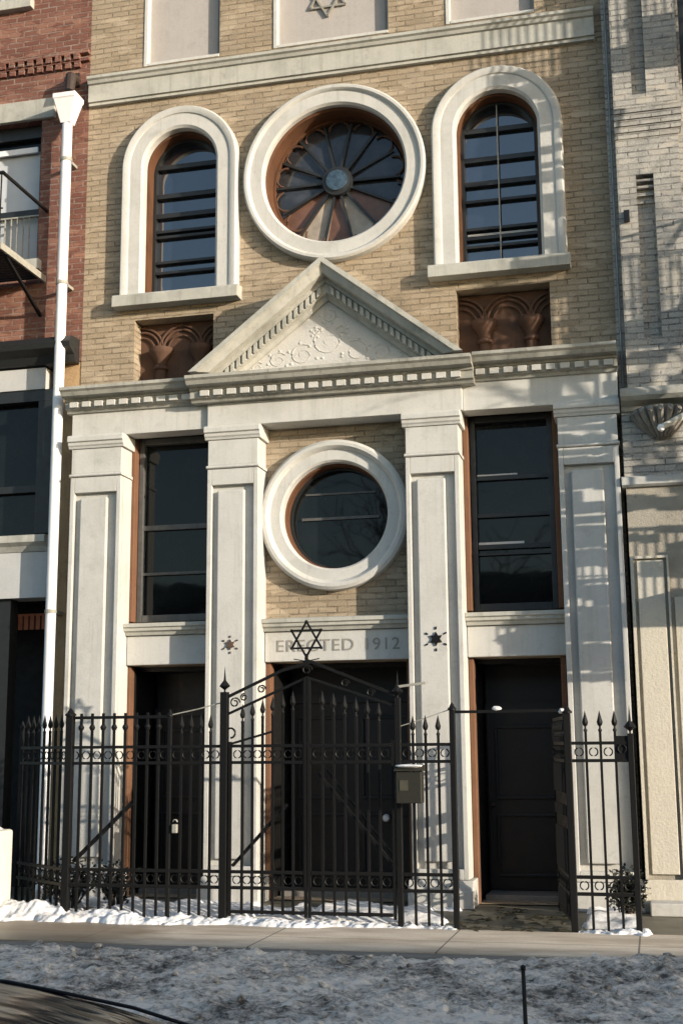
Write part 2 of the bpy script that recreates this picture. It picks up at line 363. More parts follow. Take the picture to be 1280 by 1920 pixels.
# ------------------------------------------------------------------ the tan brick temple
T = thing('temple_building', 'tan brick temple front with white pediment, pilasters and round windows', 'building', (0,0,0))
def P(name, mb, m, parent=None, **k): return mb.build(name, m, parent or T, **k)
LW = (-2.31, -1.41, 6.77, 8.36); RW = (1.41, 2.32, 6.77, 8.34)
holes = [arch(LW[0]-.02, LW[1]+.02, LW[2]-.05, LW[3]), arch(RW[0]-.02, RW[1]+.02, RW[2]-.05, RW[3]), circle(0, 8.03, .88), circle(0, 4.05, .64),
         rect(-2.42,-1.45,5.45,6.49), rect(1.36,2.38,5.45,6.50),
         rect(-2.44,-1.385,2.94,5.12), rect(1.385,2.40,2.94,5.12),
         rect(-2.44,-1.385,.002,2.47), rect(-.815,.80,.002,2.47), rect(1.385,2.40,.002,2.47),
         rect(-2.38,-1.41,9.71,11.9), rect(-.74,.65,9.71,11.9), rect(1.32,2.33,9.71,11.9)]
plate([(-3.08,0),(3.06,0),(3.06,13.5),(-3.08,13.5)], holes, 0, .34).build('wall', M['brick'], T)
P('rear_wall', MB().box(-3.08, 3.06, .96, 13, -.01, 13.2), M['darkbrick'])
P('roof', MB().box(-3.08, 3.06, .345, 13, 13.2, 13.45), M['darkbrick'])
P('inner_floor', MB().box(-3.08, 3.06, .345, .955, 2.55, 2.75), M['darkbrick'])
for a, b in ((-3.08,-2.46),(-1.37,-.83),(.82,1.37),(2.42,3.06)): P('cross_wall', MB().box(a,b,.345,.955,-.01,2.54), M['darkbrick'])
P('parapet_cornice', MB().prof_x(-3.06, 3.04, [(.0,12.9),(-.12,12.95),(-.2,13.1),(-.35,13.2),(-.35,13.35),(0,13.42)]), M['cornice'])
# upper stone panels, recessed, the middle one with a star
for x0, x1, z0 in ((-2.38,-1.41,9.71),(-.74,.65,9.71),(1.32,2.33,9.71)):
    m = MB().box(x0+.002, x1-.002, .10, .33, z0+.002, 11.898)
    pn = P('blind_panel', m, M['panelstucco'])
    P('panel_border', MB().poly_y(rect(x0+.05, x1-.05, z0+.045, 11.85), .088, .0985), M['panelstucco'], pn)
    P('panel_reveal', MB().box(x0+.002, x0+.05, -.012, .098, z0, 11.9).box(x0+.052, x1-.002, -.012, .098, z0+.002, z0+.04), M['stone'], pn, bevel=.006)
st = MB(); c = (-.09, 10.33); r0 = .25
for a0 in (90, 270):
    q = [(c[0]+r0*math.cos(R(a0+120*k)), c[1]+r0*math.sin(R(a0+120*k))) for k in range(3)]
    for k in range(3):
        yo = .074 if a0 == 90 else .070
        st.bar((q[k][0], yo, q[k][1]), (q[(k+1)%3][0], yo, q[(k+1)%3][1]), .028, .022)
P('star_emblem', st, M['letter'])
# band course
P('band_course', MB().prof_x(-3.06, 2.98, [(0,9.26),(-.05,9.26),(-.05,9.30),(-.075,9.30),(-.075,9.515),(-.10,9.525),(-.115,9.56),(-.14,9.575),(-.14,9.61),(0,9.655)]), M['stonetrim'])
# arched windows
sur_prof = [(.0,.02),(.0,-.075),(.03,-.10),(.17,-.10),(.18,-.115),(.215,-.128),(.25,-.128),(.27,-.10),(.27,.0)]
def sash_bar(x0, x1, z, w, y): return MB().box(x0, x1, y-.02, y+.03, z-w/2, z+w/2)
for (x0, x1, z0, zs), bars, cable in ((LW, (8.46,8.09,7.84,7.64,7.57,7.25,7.12), False), (RW, (8.45,8.10,7.81,7.60,7.27,7.16,7.06), True)):
    sr = P('arched_surround', MB().sweep_xz(arch_path(x0, x1, z0, zs), sur_prof), M['stone'], smooth=True, angle=30)
    tag(sr)
    P('sill', MB().prof_x(x0-.335, x1+.30, [(.02,6.62),(-.17,6.62),(-.17,6.74),(-.15,6.765),(.02,6.79)]), M['stonetrim'], sr, bevel=.006)
    P('window_jamb', MB().sweep_xz(arch_path(x0, x1, z0, zs), [(-.024,.03),(-.024,.26),(.012,.26),(.012,.025)]), M['brownjamb'], sr, smooth=True, angle=30)
    P('window_frame', MB().sweep_xz(arch_path(x0+.024, x1-.024, z0, zs), [(-.034,.17),(-.034,.27),(-.002,.27),(-.002,.17)]).box(x0+.03, x1-.03, .17, .27, z0, z0+.05), M['darkframe'], sr, smooth=True, angle=30)
    P('pane', MB().poly_y(arch(x0+.05, x1-.05, z0+.03, zs), .245, .25), M['skyglass'], sr)
    m = MB()
    for k, z in enumerate(bars):
        half = (x1-x0)/2-.056
        if z > zs: half = math.sqrt(max(.01, half*half-(z-zs)**2))
        cx = (x0+x1)/2; m.box(cx-half, cx+half, .185, .243, z-(.028 if k < 3 else .016), z+(.028 if k < 3 else .016))
    P('glazing_bars', m, M['darkframe'], sr)
    if cable: P('muntin', MB().box(1.845, 1.858, .17, .182, z0+.06, 8.76), M['steel'], sr)
    P('pale_ledge', MB().box(x0+.07, x1-.07, .225, .2445, 7.64 if not cable else 7.20, 7.665 if not cable else 7.225), M['greypaint'], sr)
# rose window
ring = lambda r, prof, c: MB().lathe([(r+d, y) for d, y in prof] + [(r+prof[0][0], prof[0][1])], c, 'y', 96)
ro = P('round_surround', ring(.83, [(0,.0),(0,-.06),(.025,-.09),(.16,-.09),(.17,-.11),(.19,-.125),(.22,-.125),(.24,-.10),(.24,.0)], (0,0,8.03)), M['stone'], smooth=True, angle=30)
P('window_jamb', ring(.81, [(0,.03),(0,.40),(.03,.40),(.03,.005)], (0,0,8.03)), M['brownjamb'], ro, smooth=True, angle=30)
P('inner_ring', ring(.785, [(0,.24),(0,.36),(.023,.36),(.023,.24)], (0,0,8.03)), M['brownjamb'], ro, smooth=True, angle=30)
hub = (-.03, 8.06); cc = MB(); nS = 14
for k in range(nS):
    a = 2*PI*(k+.5)/nS
    cxx, czz = hub[0]+.02+.665*math.cos(a), hub[1]-.02+.665*math.sin(a)
    pts = []
    for j in range(9):
        t = a - PI/2 + PI*j/8
        pts.append((cxx+.12*math.cos(t), .275, czz+.12*math.sin(t)))
    cc.tube(pts, .013, 6)
P('cusped_tracery', cc, M['terracotta'], ro, smooth=True)
sk = MB()
for k in range(nS):
    a = 2*PI*k/nS; d = (math.cos(a), math.sin(a))
    sk.bar((hub[0]+d[0]*.17, .27, hub[1]+d[1]*.17), (hub[0]+d[0]*.74, .285, hub[1]+d[1]*.74), .028, .03)
P('spokes', sk, M['darkframe'], ro)
for k in range(nS):
    a0, a1 = 2*PI*k/nS, 2*PI*(k+1)/nS; am = math.degrees((a0+a1)/2) % 360
    pts = [(hub[0]+.17*math.cos(a0), hub[1]+.17*math.sin(a0))]+[(hub[0]+.02+.775*math.cos(a0+(a1-a0)*j/5), hub[1]-.025+.775*math.sin(a0+(a1-a0)*j/5)) for j in range(6)]+[(hub[0]+.17*math.cos(a1), hub[1]+.17*math.sin(a1))]
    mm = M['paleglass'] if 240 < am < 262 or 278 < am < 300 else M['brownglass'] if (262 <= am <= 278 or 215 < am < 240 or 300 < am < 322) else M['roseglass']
    # each petal pane is tilted a little, as old leaded glass is
    tl = random.uniform(-.05,.05)
    vs = [(x, .31 + (x-hub[0])*tl, z) for x, z in pts]
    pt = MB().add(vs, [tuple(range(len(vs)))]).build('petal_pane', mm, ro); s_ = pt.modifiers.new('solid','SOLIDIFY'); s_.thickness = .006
P('hub', MB().lathe([(0,.20),(.11,.20),(.145,.22),(.175,.22),(.185,.25),(.185,.30)], (hub[0],0,hub[1]), 'y', 40), M['darkframe'], ro, smooth=True)
P('hub_glass', MB().lathe([(0,.188),(.09,.19),(.125,.196),(.125,.21)], (hub[0],0,hub[1]), 'y', 40), M['blueglass'], ro, smooth=True)
P('backing', MB().box(-.95,.95,.385,.40,7.08,8.98), M['void'], ro)
# lower round window
lo = P('round_surround', ring(.59, [(0,.05),(0,-.05),(.02,-.075),(.13,-.075),(.145,-.11),(.17,-.135),(.205,-.135),(.235,-.11),(.24,.0)], (-.02,0,4.05)), M['stone'], smooth=True, angle=30)
P('window_jamb', ring(.572, [(0,.06),(0,.28),(.022,.28),(.022,.045)], (-.02,0,4.05)), M['brownjamb'], lo, smooth=True, angle=30)
P('window_frame', ring(.545, [(0,.19),(0,.28),(.0265,.28),(.0265,.19)], (-.02,0,4.05)), M['darkframe'], lo, smooth=True, angle=30)
P('pane', MB().poly_y(circle(-.02, 4.05, .555), .245, .25), M['glass'], lo)
P('glazing_bars', MB().box(-.46,.42,.215,.243,4.045,4.075).box(-.42,.38,.225,.243,4.33,4.35), M['greyframe'], lo)
# terracotta relief niches
for x0, x1 in ((-2.42,-1.45),(1.36,2.38)):
    w = x1-x0
    nb = P('relief_niche', MB().box(x0+.002, x1-.002, .20, .335, 5.45, 6.488), M['terracotta'])
    rl = MB(); zc = 6.16; r_ = w*.27
    for cx in (x0+w*.03, x0+w*.53, x0+w*1.03):
        for rr in (r_*1.02, r_*.84, r_*.60):
            pts = []
            for j in range(17):
                a = PI*j/16; x = cx+rr*math.cos(a); z = zc+rr*1.05*math.sin(a)
                if x0+.02 < x < x1-.02: pts.append((x, .175, z))
            if len(pts) > 1: rl.tube(pts, .016 if rr > r_*.7 else .012, 8)
    P('interlaced_arches', rl, M['terracotta'], nb, smooth=True)
    for q, cx in enumerate((x0+w*.28, x0+w*.78)):
        P('colonnette', MB().lathe([(.062,5.46),(.062,5.90),(.085,5.92),(.085,5.95),(.06,5.97),(.075,6.02),(.13,6.10),(.145,6.13),(.145,6.17),(0,6.17)], (cx,.165,0), 'z', 16), M['terracotta'], nb, smooth=True)
# pediment
SL = 1.235/1.57; za = 6.79
xs = [-1.60, 0, 1.60]; sh = lambda x: -SL*abs(x)
raking = [(-.02,za-.12),(-.64,za-.10),(-.66,za),(-.66,za-.06),(-.60,za-.13),(-.585,za-.18),(-.50,za-.21),(-.50,za-.235),(-.40,za-.25),(-.40,za-.33),(-.36,za-.345),(-.36,za-.39),(-.18,za-.39),(-.02,za-.39)]
raking = [(-.02,za-.05),(-.66,za),(-.66,za-.065),(-.625,za-.085),(-.60,za-.135),(-.585,za-.165),(-.47,za-.175),(-.47,za-.225),(-.435,za-.235),(-.435,za-.335),(-.38,za-.345),(-.36,za-.395),(-.02,za-.395)]
pd = P('pediment', MB().prof_x(xs, None, raking, sh), M['stonetrim'])
bm = bmesh.new(); bm.from_mesh(pd.data)
g = bmesh.ops.bisect_plane(bm, geom=bm.verts[:]+bm.edges[:]+bm.faces[:], plane_co=(0,0,5.605), plane_no=(0,0,-1), clear_outer=True)
bmesh.ops.holes_fill(bm, edges=[e for e in bm.edges if e.is_boundary]); bmesh.ops.recalc_face_normals(bm, faces=bm.faces); bm.to_mesh(pd.data); bm.free()
P('tympanum', MB().poly_y([(-1.25,5.52),(1.27,5.52),(0.01,6.50)], -.315, -.05), M['stucco'], pd)
for sgn in (-1, 1):
    for k in range(18):
        x = sgn*(.075+k*.0655)
        zc = za-.285-SL*abs(x); w = .019
        for (a, b) in ((x-w, x+w),):
            vs = []
            for yy in (-.475, -.435):
                vs += [(a, yy, za-.325-SL*abs(a)), (b, yy, za-.325-SL*abs(b)), (b, yy, za-.238-SL*abs(b)), (a, yy, za-.238-SL*abs(a))]
            P('raking_dentil', MB().add(vs, [(0,1,2,3),(4,5,6,7),(0,1,5,4),(1,2,6,5),(2,3,7,6),(3,0,4,7)]), M['stonetrim'], pd)
cor = lambda y, z: [(-.02,z+.0),(y,z-.02),(y,z-.055),(y+.03,z-.075),(y+.055,z-.115),(y+.16,z-.125),(y+.16,z-.15),(y+.185,z-.155),(y+.185,z-.235),(y+.22,z-.245),(y+.24,z-.275),(-.02,z-.275)]
rf = MB()
for cx, cz, r_, a0, sg in ((0,5.93,.20,90,1),(-.30,5.80,.15,60,1),(.30,5.80,.15,120,-1),(-.58,5.76,.11,40,1),(.58,5.76,.11,140,-1),(-.82,5.70,.075,40,1),(.84,5.70,.075,140,-1),(0,6.22,.09,90,-1),(-.14,6.05,.06,0,1),(.14,6.05,.06,180,-1)):
    rf.tube([(cx+r_*(1-k/24)*math.cos(R(a0+sg*k*27)), -.3155, cz+r_*.85*(1-k/24)*math.sin(R(a0+sg*k*27))) for k in range(20)], [.0085-.0003*k for k in range(20)], 6)
    for k in range(5):
        a = R(a0+sg*(40+k*60)); rf.lathe([(0,-.009),(.014,-.006),(.018,0),(.014,.006),(0,.009)], (cx+r_*1.12*math.cos(a), -.3155, cz+r_*.95*math.sin(a)), 'y', 7)
P('scroll_relief', rf, M['stucco'], pd, smooth=True)
hc = P('central_cornice', MB().prof_x(-1.56, 1.58, cor(-.62, 5.60)), M['cornice'], pd)
for k in range(19):
    x = -1.43+k*.1545; P('dentil', MB().box(x, x+.098, -.475, -.434, 5.378, 5.44), M['stone'], pd)
wc = P('wing_cornice', MB().prof_x(-3.10, -1.562, cor(-.52, 5.61)), M['cornice'])
for k in range(10):
    x = -3.03+k*.15; P('dentil', MB().box(x, x+.095, -.375, -.334, 5.385, 5.445), M['stone'], wc)
wc = P('wing_cornice', MB().prof_x(1.582, 3.06, cor(-.52, 5.64)), M['cornice'])
for k in range(10):
    x = 1.60+k*.147; P('dentil', MB().box(x, x+.093, -.375, -.334, 5.415, 5.475), M['stone'], wc)
# frieze: side bays sit slightly back from the centre
P('frieze', MB().box(-3.05,-1.403,-.255,-.002,5.06,5.352).box(1.442,3.05,-.255,-.002,5.06,5.38).box(-1.40,1.44,-.305,-.002,5.06,5.34), M['stone'], bevel=.006)
# pilasters
def pilaster(x0, x1, kinked=0):
    o = P('pilaster', MB().box(x0, x1, -.245, -.002, .26, 4.575), M['stone'])
    s = MB(); a, b = x0+.05, x1-.05; z0, z1 = .36, 4.40   # raised outer frame round a sunk channel
    s.box(x0, a, -.312, -.247, .26, 4.575); s.box(b, x1, -.312, -.247, .26, 4.575)
    s.box(a+.001, b-.001, -.312, -.247, z1, 4.575); s.box(a+.001, b-.001, -.312, -.247, .26, z0)
    P('pilaster_frame', s, M['stone'], o, bevel=.005)
    w = x1-x0
    P('raised_panel', MB().box(x0+w*.20, x1-w*.27, -.308, -.247, z0+.07, z1-.06), M['stone'], o, bevel=.014)
    P('plinth', MB().prof_x(x0-.035, x1+.045, [(-.002,-.01),(-.39,-.01),(-.39,.155),(-.372,.165),(-.372,.19),(-.345,.215),(-.325,.255),(-.002,.255)]), M['stone'], o, bevel=.006)
    nk = MB().box(x0+.004, x1-.004, -.306, -.002, 4.62, 4.905)
    nk.prof_x(x0-.012, x1+.012, [(-.002,4.583),(-.318,4.583),(-.332,4.592),(-.332,4.606),(-.318,4.617),(-.002,4.617)])
    nk.prof_x(x0-.03, x1+.03, [(-.002,4.908),(-.322,4.908),(-.33,4.93),(-.345,4.945),(-.35,4.975),(-.372,4.985),(-.372,5.03),(-.36,5.056),(-.002,5.056)])
    P('capital', nk, M['stone'], o, bevel=.004)
    return o
for x0, x1 in ((-3.02,-2.41),(-1.39,-.81),(.82,1.39),(2.42,3.03)): pilaster(x0, x1)
def star_plate(cx, cz, r, m):
    q = MB()
    pts = [(cx+(r if k % 2 == 0 else r*.55)*math.cos(R(90+30*k)), cz+(r if k % 2 == 0 else r*.55)*math.sin(R(90+30*k))) for k in range(12)]
    q.poly_y(pts, -.325, -.3085)
    for a in (90, 270, 30, 210, 150, 330):
        q.bar((cx+r*1.35*math.cos(R(a)), -.312, cz+r*1.35*math.sin(R(a))), (cx+r*1.75*math.cos(R(a)), -.312, cz+r*1.75*math.sin(R(a))), .014)
    return q
P('star_boss', star_plate(-1.11, 2.65, .055, M['rust']), M['rust'])
P('star_boss', star_plate(1.11, 2.65, .072, M['iron']), M['iron'])
# lintels + sills of the three bays
for x0, x1 in ((-2.405,-1.395),(1.395,2.415)):
    P('lintel', MB().box(x0, x1, -.055, .30, 2.472, 2.795), M['stone'], bevel=.008)
    P('window_sill', MB().prof_x(x0, x1, [(.3,2.798),(-.09,2.798),(-.105,2.83),(-.14,2.845),(-.14,2.875),(-.165,2.885),(-.165,2.925),(.3,2.95)]), M['stonetrim'])
P('inscribed_lintel', MB().box(-.805, .815, -.055, .30, 2.472, 2.795), M['stone'], bevel=.008)
P('window_sill', MB().prof_x(-.805, .815, [(-.002,2.798),(-.09,2.798),(-.105,2.83),(-.14,2.845),(-.14,2.875),(-.165,2.885),(-.165,2.925),(-.002,2.95)]), M['stonetrim'])
def text_mesh(name, body, size, loc, m, parent, depth=.004):
    cu = bpy.data.curves.new(name, 'FONT'); cu.body = body; cu.size = size; cu.extrude = depth; cu.space_character = 1.12
    to = bpy.data.objects.new('t', cu); COL.objects.link(to)
    bpy.context.view_layer.update()
    me = bpy.data.meshes.new_from_object(to); bpy.data.objects.remove(to); bpy.data.curves.remove(cu)
    w = max(v.co.x for v in me.vertices)-min(v.co.x for v in me.vertices)
    me.materials.clear(); me.materials.append(m)
    o = bpy.data.objects.new(name, me); COL.objects.link(o); o.parent = parent
    o.rotation_euler = (R(90),0,0); o.location = loc; return o, w
for word, x, wd_ in (('ERECTED', -.68, .85), ('1912', .28, .36)):
    to, w_ = text_mesh('lettering', word, .18, (x,-.0575,2.578), M['letter'], T); to.scale.x = wd_/w_
# bay windows
def sash(name_x0, x0, x1, z0, z1, rails, frame, y=.16):
    f = P('sash_window', MB().box(x0, x0+.06, y-.05, y+.06, z0, z1).box(x1-.06, x1, y-.05, y+.06, z0, z1).box(x0+.061, x1-.061, y-.05, y+.06, z1-.07, z1).box(x0+.061, x1-.061, y-.05, y+.06, z0, z0+.08), frame, bevel=.006)
    P('pane', MB().box(x0+.05, x1-.05, y+.035, y+.04, z0+.05, z1-.05), M['glass'], f)
    q = MB()
    for z, h in rails: q.box(x0+.062, x1-.062, y-.02, y+.034, z-h/2, z+h/2)
    P('sash_rail', q, frame, f); return f
for a, b in ((-2.438,-2.375),(-1.45,-1.388),(1.388,1.445),(2.345,2.398)): P('window_jamb', MB().box(a,b,.004,.22,2.96,5.11), M['orangejamb'], bevel=.008)
lw = sash('L', -2.37, -1.455, 2.96, 5.08, [(4.04,.055),(3.51,.03)], M['greyframe'])
rw = sash('R', 1.45, 2.34, 2.96, 5.08, [(4.40,.045),(3.99,.04),(3.65,.05),(3.57,.02)], M['darkframe'])
P('pale_ledge', MB().box(1.52, 2.0, .14, .194, 3.675, 3.70), M['greypaint'], rw); P('pale_ledge', MB().box(1.52,1.95,.14,.194,4.425,4.44), M['greypaint'], rw)
# doors in their recesses
def door(x0, x1, leaves, name, transom=True, z1=1.93):
    for a, b in ((x0+.004, x0+.06), (x1-.06, x1-.004)):
        P('door_jamb', MB().box(a, b, .004, .13, 0, 2.465), M['orangejamb'], bevel=.008)
        P('door_lining', MB().box(a+.002, b-.002, .132, .74, 0, 2.465), M['doortrim'])
    P('door_soffit', MB().box(x0+.062, x1-.062, .31, .74, 2.42, 2.465), M['doortrim'])
    d = P(name, MB().box(x0+.08, x1-.08, .73, .77, .06, z1), M['door'])
    P('door_step', MB().box(x0+.08, x1-.08, .30, .95, -.01, .055), M['kerb'], d, bevel=.01)
    if transom: P('transom', MB().box(x0+.08, x1-.08, .70, .78, z1+.002, z1+.09).box(x0+.08, x1-.08, .76, .80, z1+.092, 2.465), M['doortrim'], d)
    w = (x1-x0-.16)/leaves
    for k in range(leaves):
        a = x0+.08+w*k; q = MB()
        for (za_, zb_) in ((.2,.85),(1.0,z1-.15)):
            q.box(a+.09, a+w-.09, .705, .729, za_, za_+.03); q.box(a+.09, a+w-.09, .705, .729, zb_-.03, zb_)
            q.box(a+.09, a+.12, .705, .729, za_+.032, zb_-.032); q.box(a+w-.12, a+w-.09, .705, .729, za_+.032, zb_-.032)
        q.box(a+.006, a+.03, .71, .729, .07, z1-.02)
        P('door_moulding', q, M['doortrim'], d, bevel=.006)
    return d
dl = door(-2.44, -1.385, 1, 'door'); dc = door(-.815, .80, 2, 'double_door', z1=2.05); dr = door(1.385, 2.40, 1, 'door')
P('door_knob', MB().lathe([(0,-.075),(.03,-.07),(.042,-.045),(.03,-.02),(.014,-.012),(.014,.03)], (.36,.70,.80), 'y', 20), M['knob'], dc, smooth=True)
P('door_knob', MB().lathe([(0,-.06),(.02,-.055),(.03,-.035),(.02,-.015),(.012,.03)], (1.52,.70,.95), 'y', 20), M['rustiron'], dr, smooth=True)
for o in list(T.children): pass

# ------------------------------------------------------------------ red brick neighbour on the left
LB = thing('red_brick_building', 'red brick house with black shopfront beside the temple, at the left edge', 'building', (-3.1,0,0))
def PL(name, mb, m, parent=None, **k):
    o = mb.build(name, m, **k)
    if parent: o.parent = parent
    else: kids(o, LB)
    return o
plate([(-10,6.05),(-3.082,6.05),(-3.082,14),(-10,14)], [rect(-4.9,-3.70,7.36,9.19), rect(-7.6,-6.4,7.36,9.19), rect(-4.95,-3.93,10.84,12.6)], .0, .34).build('wall', M['redbrick'])
o = bpy.data.objects['wall.001']; kids(o, LB)
PL('rear_wall', MB().box(-10,-3.085,.96,13,-.01,13.9), M['darkbrick'])
PL('party_edge', MB().box(-3.40,-3.085,.01,.95,-.01,6.045), M['rawedge'])
for k, (x0, x1, z0, z1) in enumerate(((-4.9,-3.70,7.36,9.19),(-7.6,-6.4,7.36,9.19),(-4.95,-3.93,10.84,12.6))):
    ln = PL('window_lintel', MB().box(x0-.2, x1+.18, -.05, .2, z1+.002, z1+.26), M['stonetrim'], bevel=.008)
    wf = PL('window_frame', MB().box(x0, x1, .12, .2, z1-.16, z1).box(x0, x0+.07, .12, .2, z0, z1-.162).box(x1-.07, x1, .12, .2, z0, z1-.162).box(x0+.071, x1-.071, .13, .19, 8.02 if z0 < 8 else 11.6, 8.09 if z0 < 8 else 11.67), M['darkframe'])
    PL('curtain', MB().box(x0+.06, x1-.06, .21, .215, z0+.01, z1-.3), M['blind'], wf)
    PL('roller_blind', MB().box(x0+.06, x1-.12, .14, .17, z1-.34, z1-.27), M['whitepaint'], wf)
    PL('pane_head', MB().box(x0+.06, x1-.06, .20, .205, z1-.29, z1-.17), M['glass'], wf)
    PL('window_sill', MB().box(x0-.1, x1+.06, -.09, .2, z0-.13, z0-.002), M['stonetrim'], bevel=.008)
    q = MB(); x = x0+.12
    while x < x1-.1:
        q.box(x, x+.012, .095, .107, z0+.02, z0+.62); x += .082
    PL('window_guard', q.box(x0+.02, x1-.02, .095, .11, z0+.62, z0+.64), M['steel'], wf)
cb = MB()
for row, (z, pr_) in enumerate(((9.86,.045),(9.95,.07))):
    cb.box(-10,-3.084,-pr_,-.001,z+.028,z+.075)
    x = -9.9
    while x < -3.2: cb.box(x, x+.075, -pr_, -.001, z-.045, z+.0275); x += .125
PL('corbel_course', cb, M['redbrick'])
PL('shop_cornice', MB().prof_x(-10,-3.11,[(.3,6.0),(-.10,6.02),(-.14,6.10),(-.26,6.16),(-.28,6.22),(-.22,6.30),(.3,6.34)]), M['black'])
PL('shop_fascia', MB().box(-10,-3.52,-.04,.3,5.74,5.998), M['greypaint'])
sw = PL('shop_window', MB().box(-10,-3.41,-.02,.3,5.60,5.738).box(-3.60,-3.41,-.02,.3,4.02,5.598).box(-5.6,-5.45,-.02,.3,4.02,5.598).box(-5.448,-3.602,.04,.2,4.52,4.60).box(-10,-5.602,.04,.2,4.52,4.60), M['darkframe'])
PL('pane', MB().box(-10,-3.61,.12,.13,4.03,5.59), M['glass'], sw)
PL('shop_sill', MB().prof_x(-10,-3.40,[(.3,3.80),(-.06,3.80),(-.10,3.86),(-.16,3.90),(-.16,3.98),(.3,4.015)]), M['stonetrim'])
PL('shop_lower_fascia', MB().box(-10,-3.41,-.05,.3,3.27,3.795), M['greypaint'])
PL('basement_recess', MB().box(-10,-3.42,.80,.95,-.01,3.265), M['void'])
PL('basement_post', MB().box(-4.05,-3.88,.02,.2,-.01,3.265), M['black'])
fr = MB(); x = -5.5
while x < -3.55: fr.box(x, x+.052, .30, .315, 2.94, 3.10); x += .075
fr.box(-5.5,-3.5,.296,.31,3.10,3.125)
PL('awning_fringe', fr, M['orange'])
# white downpipe with its funnel head
dp = PL('downpipe', MB().tube([(-3.25,-.225,z) for z in (9.02,7.2,5.4,3.6,1.9)]+[(-3.25,-.225,.25),(-3.23,-.28,.08),(-3.20,-.38,.04)], .062, 14), M['whitepaint'], smooth=True)
PL('leader_head', MB().add([(-3.25+sx*w, -.225+sy*d, z) for (w, d, z) in ((.062,.062,8.96),(.135,.115,9.25),(.145,.125,9.265),(.145,.125,9.32),(.132,.112,9.32),(.125,.105,9.28)) for sx, sy in ((-1,-1),(1,-1),(1,1),(-1,1))],
   [(i*4+j, i*4+(j+1) % 4, (i+1)*4+(j+1) % 4, (i+1)*4+j) for i in range(5) for j in range(4)]+[(20,21,22,23)]), M['whitepaint'], dp, bevel=.004)
PL('drain_spout', MB().tube([(-3.27,.05,9.66),(-3.26,-.15,9.62),(-3.25,-.20,9.40)], [.07,.07,.06], 10).box(-3.37,-3.21,-.03,.02,9.56,9.74), M['rustiron'], dp)
for z in (8.5, 6.95, 3.08): PL('pipe_bracket', MB().lathe([(.063,-.02),(.072,-.02),(.072,.02),(.063,.02)], (-3.25,-.225,z), 'z', 16).box(-3.29,-3.21,-.17,-.002,z-.018,z+.018), M['steel'], dp)
# iron balcony (fire escape) of the red house
FE = thing('fire_escape', 'black iron fire escape balcony on the red brick house above the shop', 'fire escape', (-3.57,0,7.1))
def PF(name, mb, m, root=None, parent=None, **k):
    o = mb.build(name, m, **k)
    if parent: o.parent = parent
    else: kids(o, root or FE)
    return o
def fire_escape(root, x0, x1, y1, z, rail=.88, mesh_m='steel', right=True, dx=.09):
    q = MB()
    yy = -.05
    while yy > y1: q.box(x0+.03, x1-.03, yy-.045, yy, z-.012, z+.006); yy -= .072
    PF('platform_slats', q, M['iron'], root)
    PF('platform_edge', MB().box(x1-.028, x1, y1, -.002, z-.05, z+.03).box(x0, x0+.028, y1, -.002, z-.05, z+.03).box(x0+.029, x1-.029, y1-.02, y1+.01, z-.05, z+.03), M[mesh_m], root)
    PF('handrail', MB().bar((x1-.015, 0, z+rail), (x1-.015, y1, z+rail), .03).bar((x1, y1, z+rail), (x0, y1, z+rail), .03).bar((x0+.015, 0, z+rail), (x0+.015, y1, z+rail), .03).bar((x1,y1,z+rail*.5),(x0,y1,z+rail*.5),.014), M['iron'], root)
    q = MB(); x = x0
    while x <= x1+.001: q.bar((x, y1, z), (x, y1, z+rail), .012); x += dx
    PF('balusters', q, M['iron'], root)
    for x in (x0+.1, x1-.06):
        PF('bracket', MB().bar((x, -.0, z-.46), (x, y1*.8, z-.05), .035), M['iron'], root)
fire_escape(FE, -6.3, -3.57, -1.1, 7.12, .86)
# white cheek wall of the red house's stoop
wb = thing('stoop_wall', 'white painted stoop wall with snow on top at the left end of the fence', 'wall', (-3.3,-2.0,0))
kids(MB().box(-3.9,-2.905,-2.02,-1.55,-.01,.80).build('pier', M['whiteblock'], bevel=.03), wb)
def cap(x, y):
    return .80+.06*(1-ss(-3.1,-2.92,x))*ss(-2.03,-1.93,y)*(1-ss(-1.65,-1.55,y))+ .22*ss(-2.95,-3.5,x)*ss(-2.03,-1.85,y)+.02*fbm(x, y, 5, 3)-.012
so = heap('snow_cap', -3.89, -2.915, -2.0, -1.56, .03, cap, M['snow']); del so['kind']; kids(so, wb)

# ------------------------------------------------------------------ grey brick neighbour on the right
RB = thing('grey_brick_building', 'grey brick building with slotted pier and cream rendered base at the right edge', 'building', (3.1,0,0))
def PR(name, mb, m, parent=None, **k):
    o = mb.build(name, m, **k)
    if parent: o.parent = parent
    else: kids(o, RB)
    return o
YF = -.27
w2 = plate([(3.15,5.14),(3.80,5.14),(3.80,8.02),(3.84,8.02),(3.84,14),(3.15,14)], [rect(3.345,3.525,5.70,7.50), rect(3.35,3.50,8.42,11.6)], YF, .0).build('pier_wall', M['greybrick']); kids(w2, RB)
PR('slot_back', MB().box(3.33,3.54,YF+.09,YF+.12,5.60,7.6).box(3.335,3.515,YF+.09,YF+.12,8.35,11.7), M['greybrick'])
PR('slot_corbels', MB().box(3.347,3.523,YF+.02,YF+.089,7.43,7.455).box(3.347,3.523,YF+.03,YF+.089,7.36,7.385).box(3.347,3.523,YF+.045,YF+.089,7.28,7.31).box(3.347,3.523,YF+.06,YF+.089,7.20,7.23), M['greybrick'])
q = MB()
for k in range(5): q.box(3.15-.002, 3.83+.004*k, YF-.012-.012*k, YF-.001, 7.92+.068*k, 7.92+.068*k+.06)
PR('corbel_band', q, M['greybrick'])
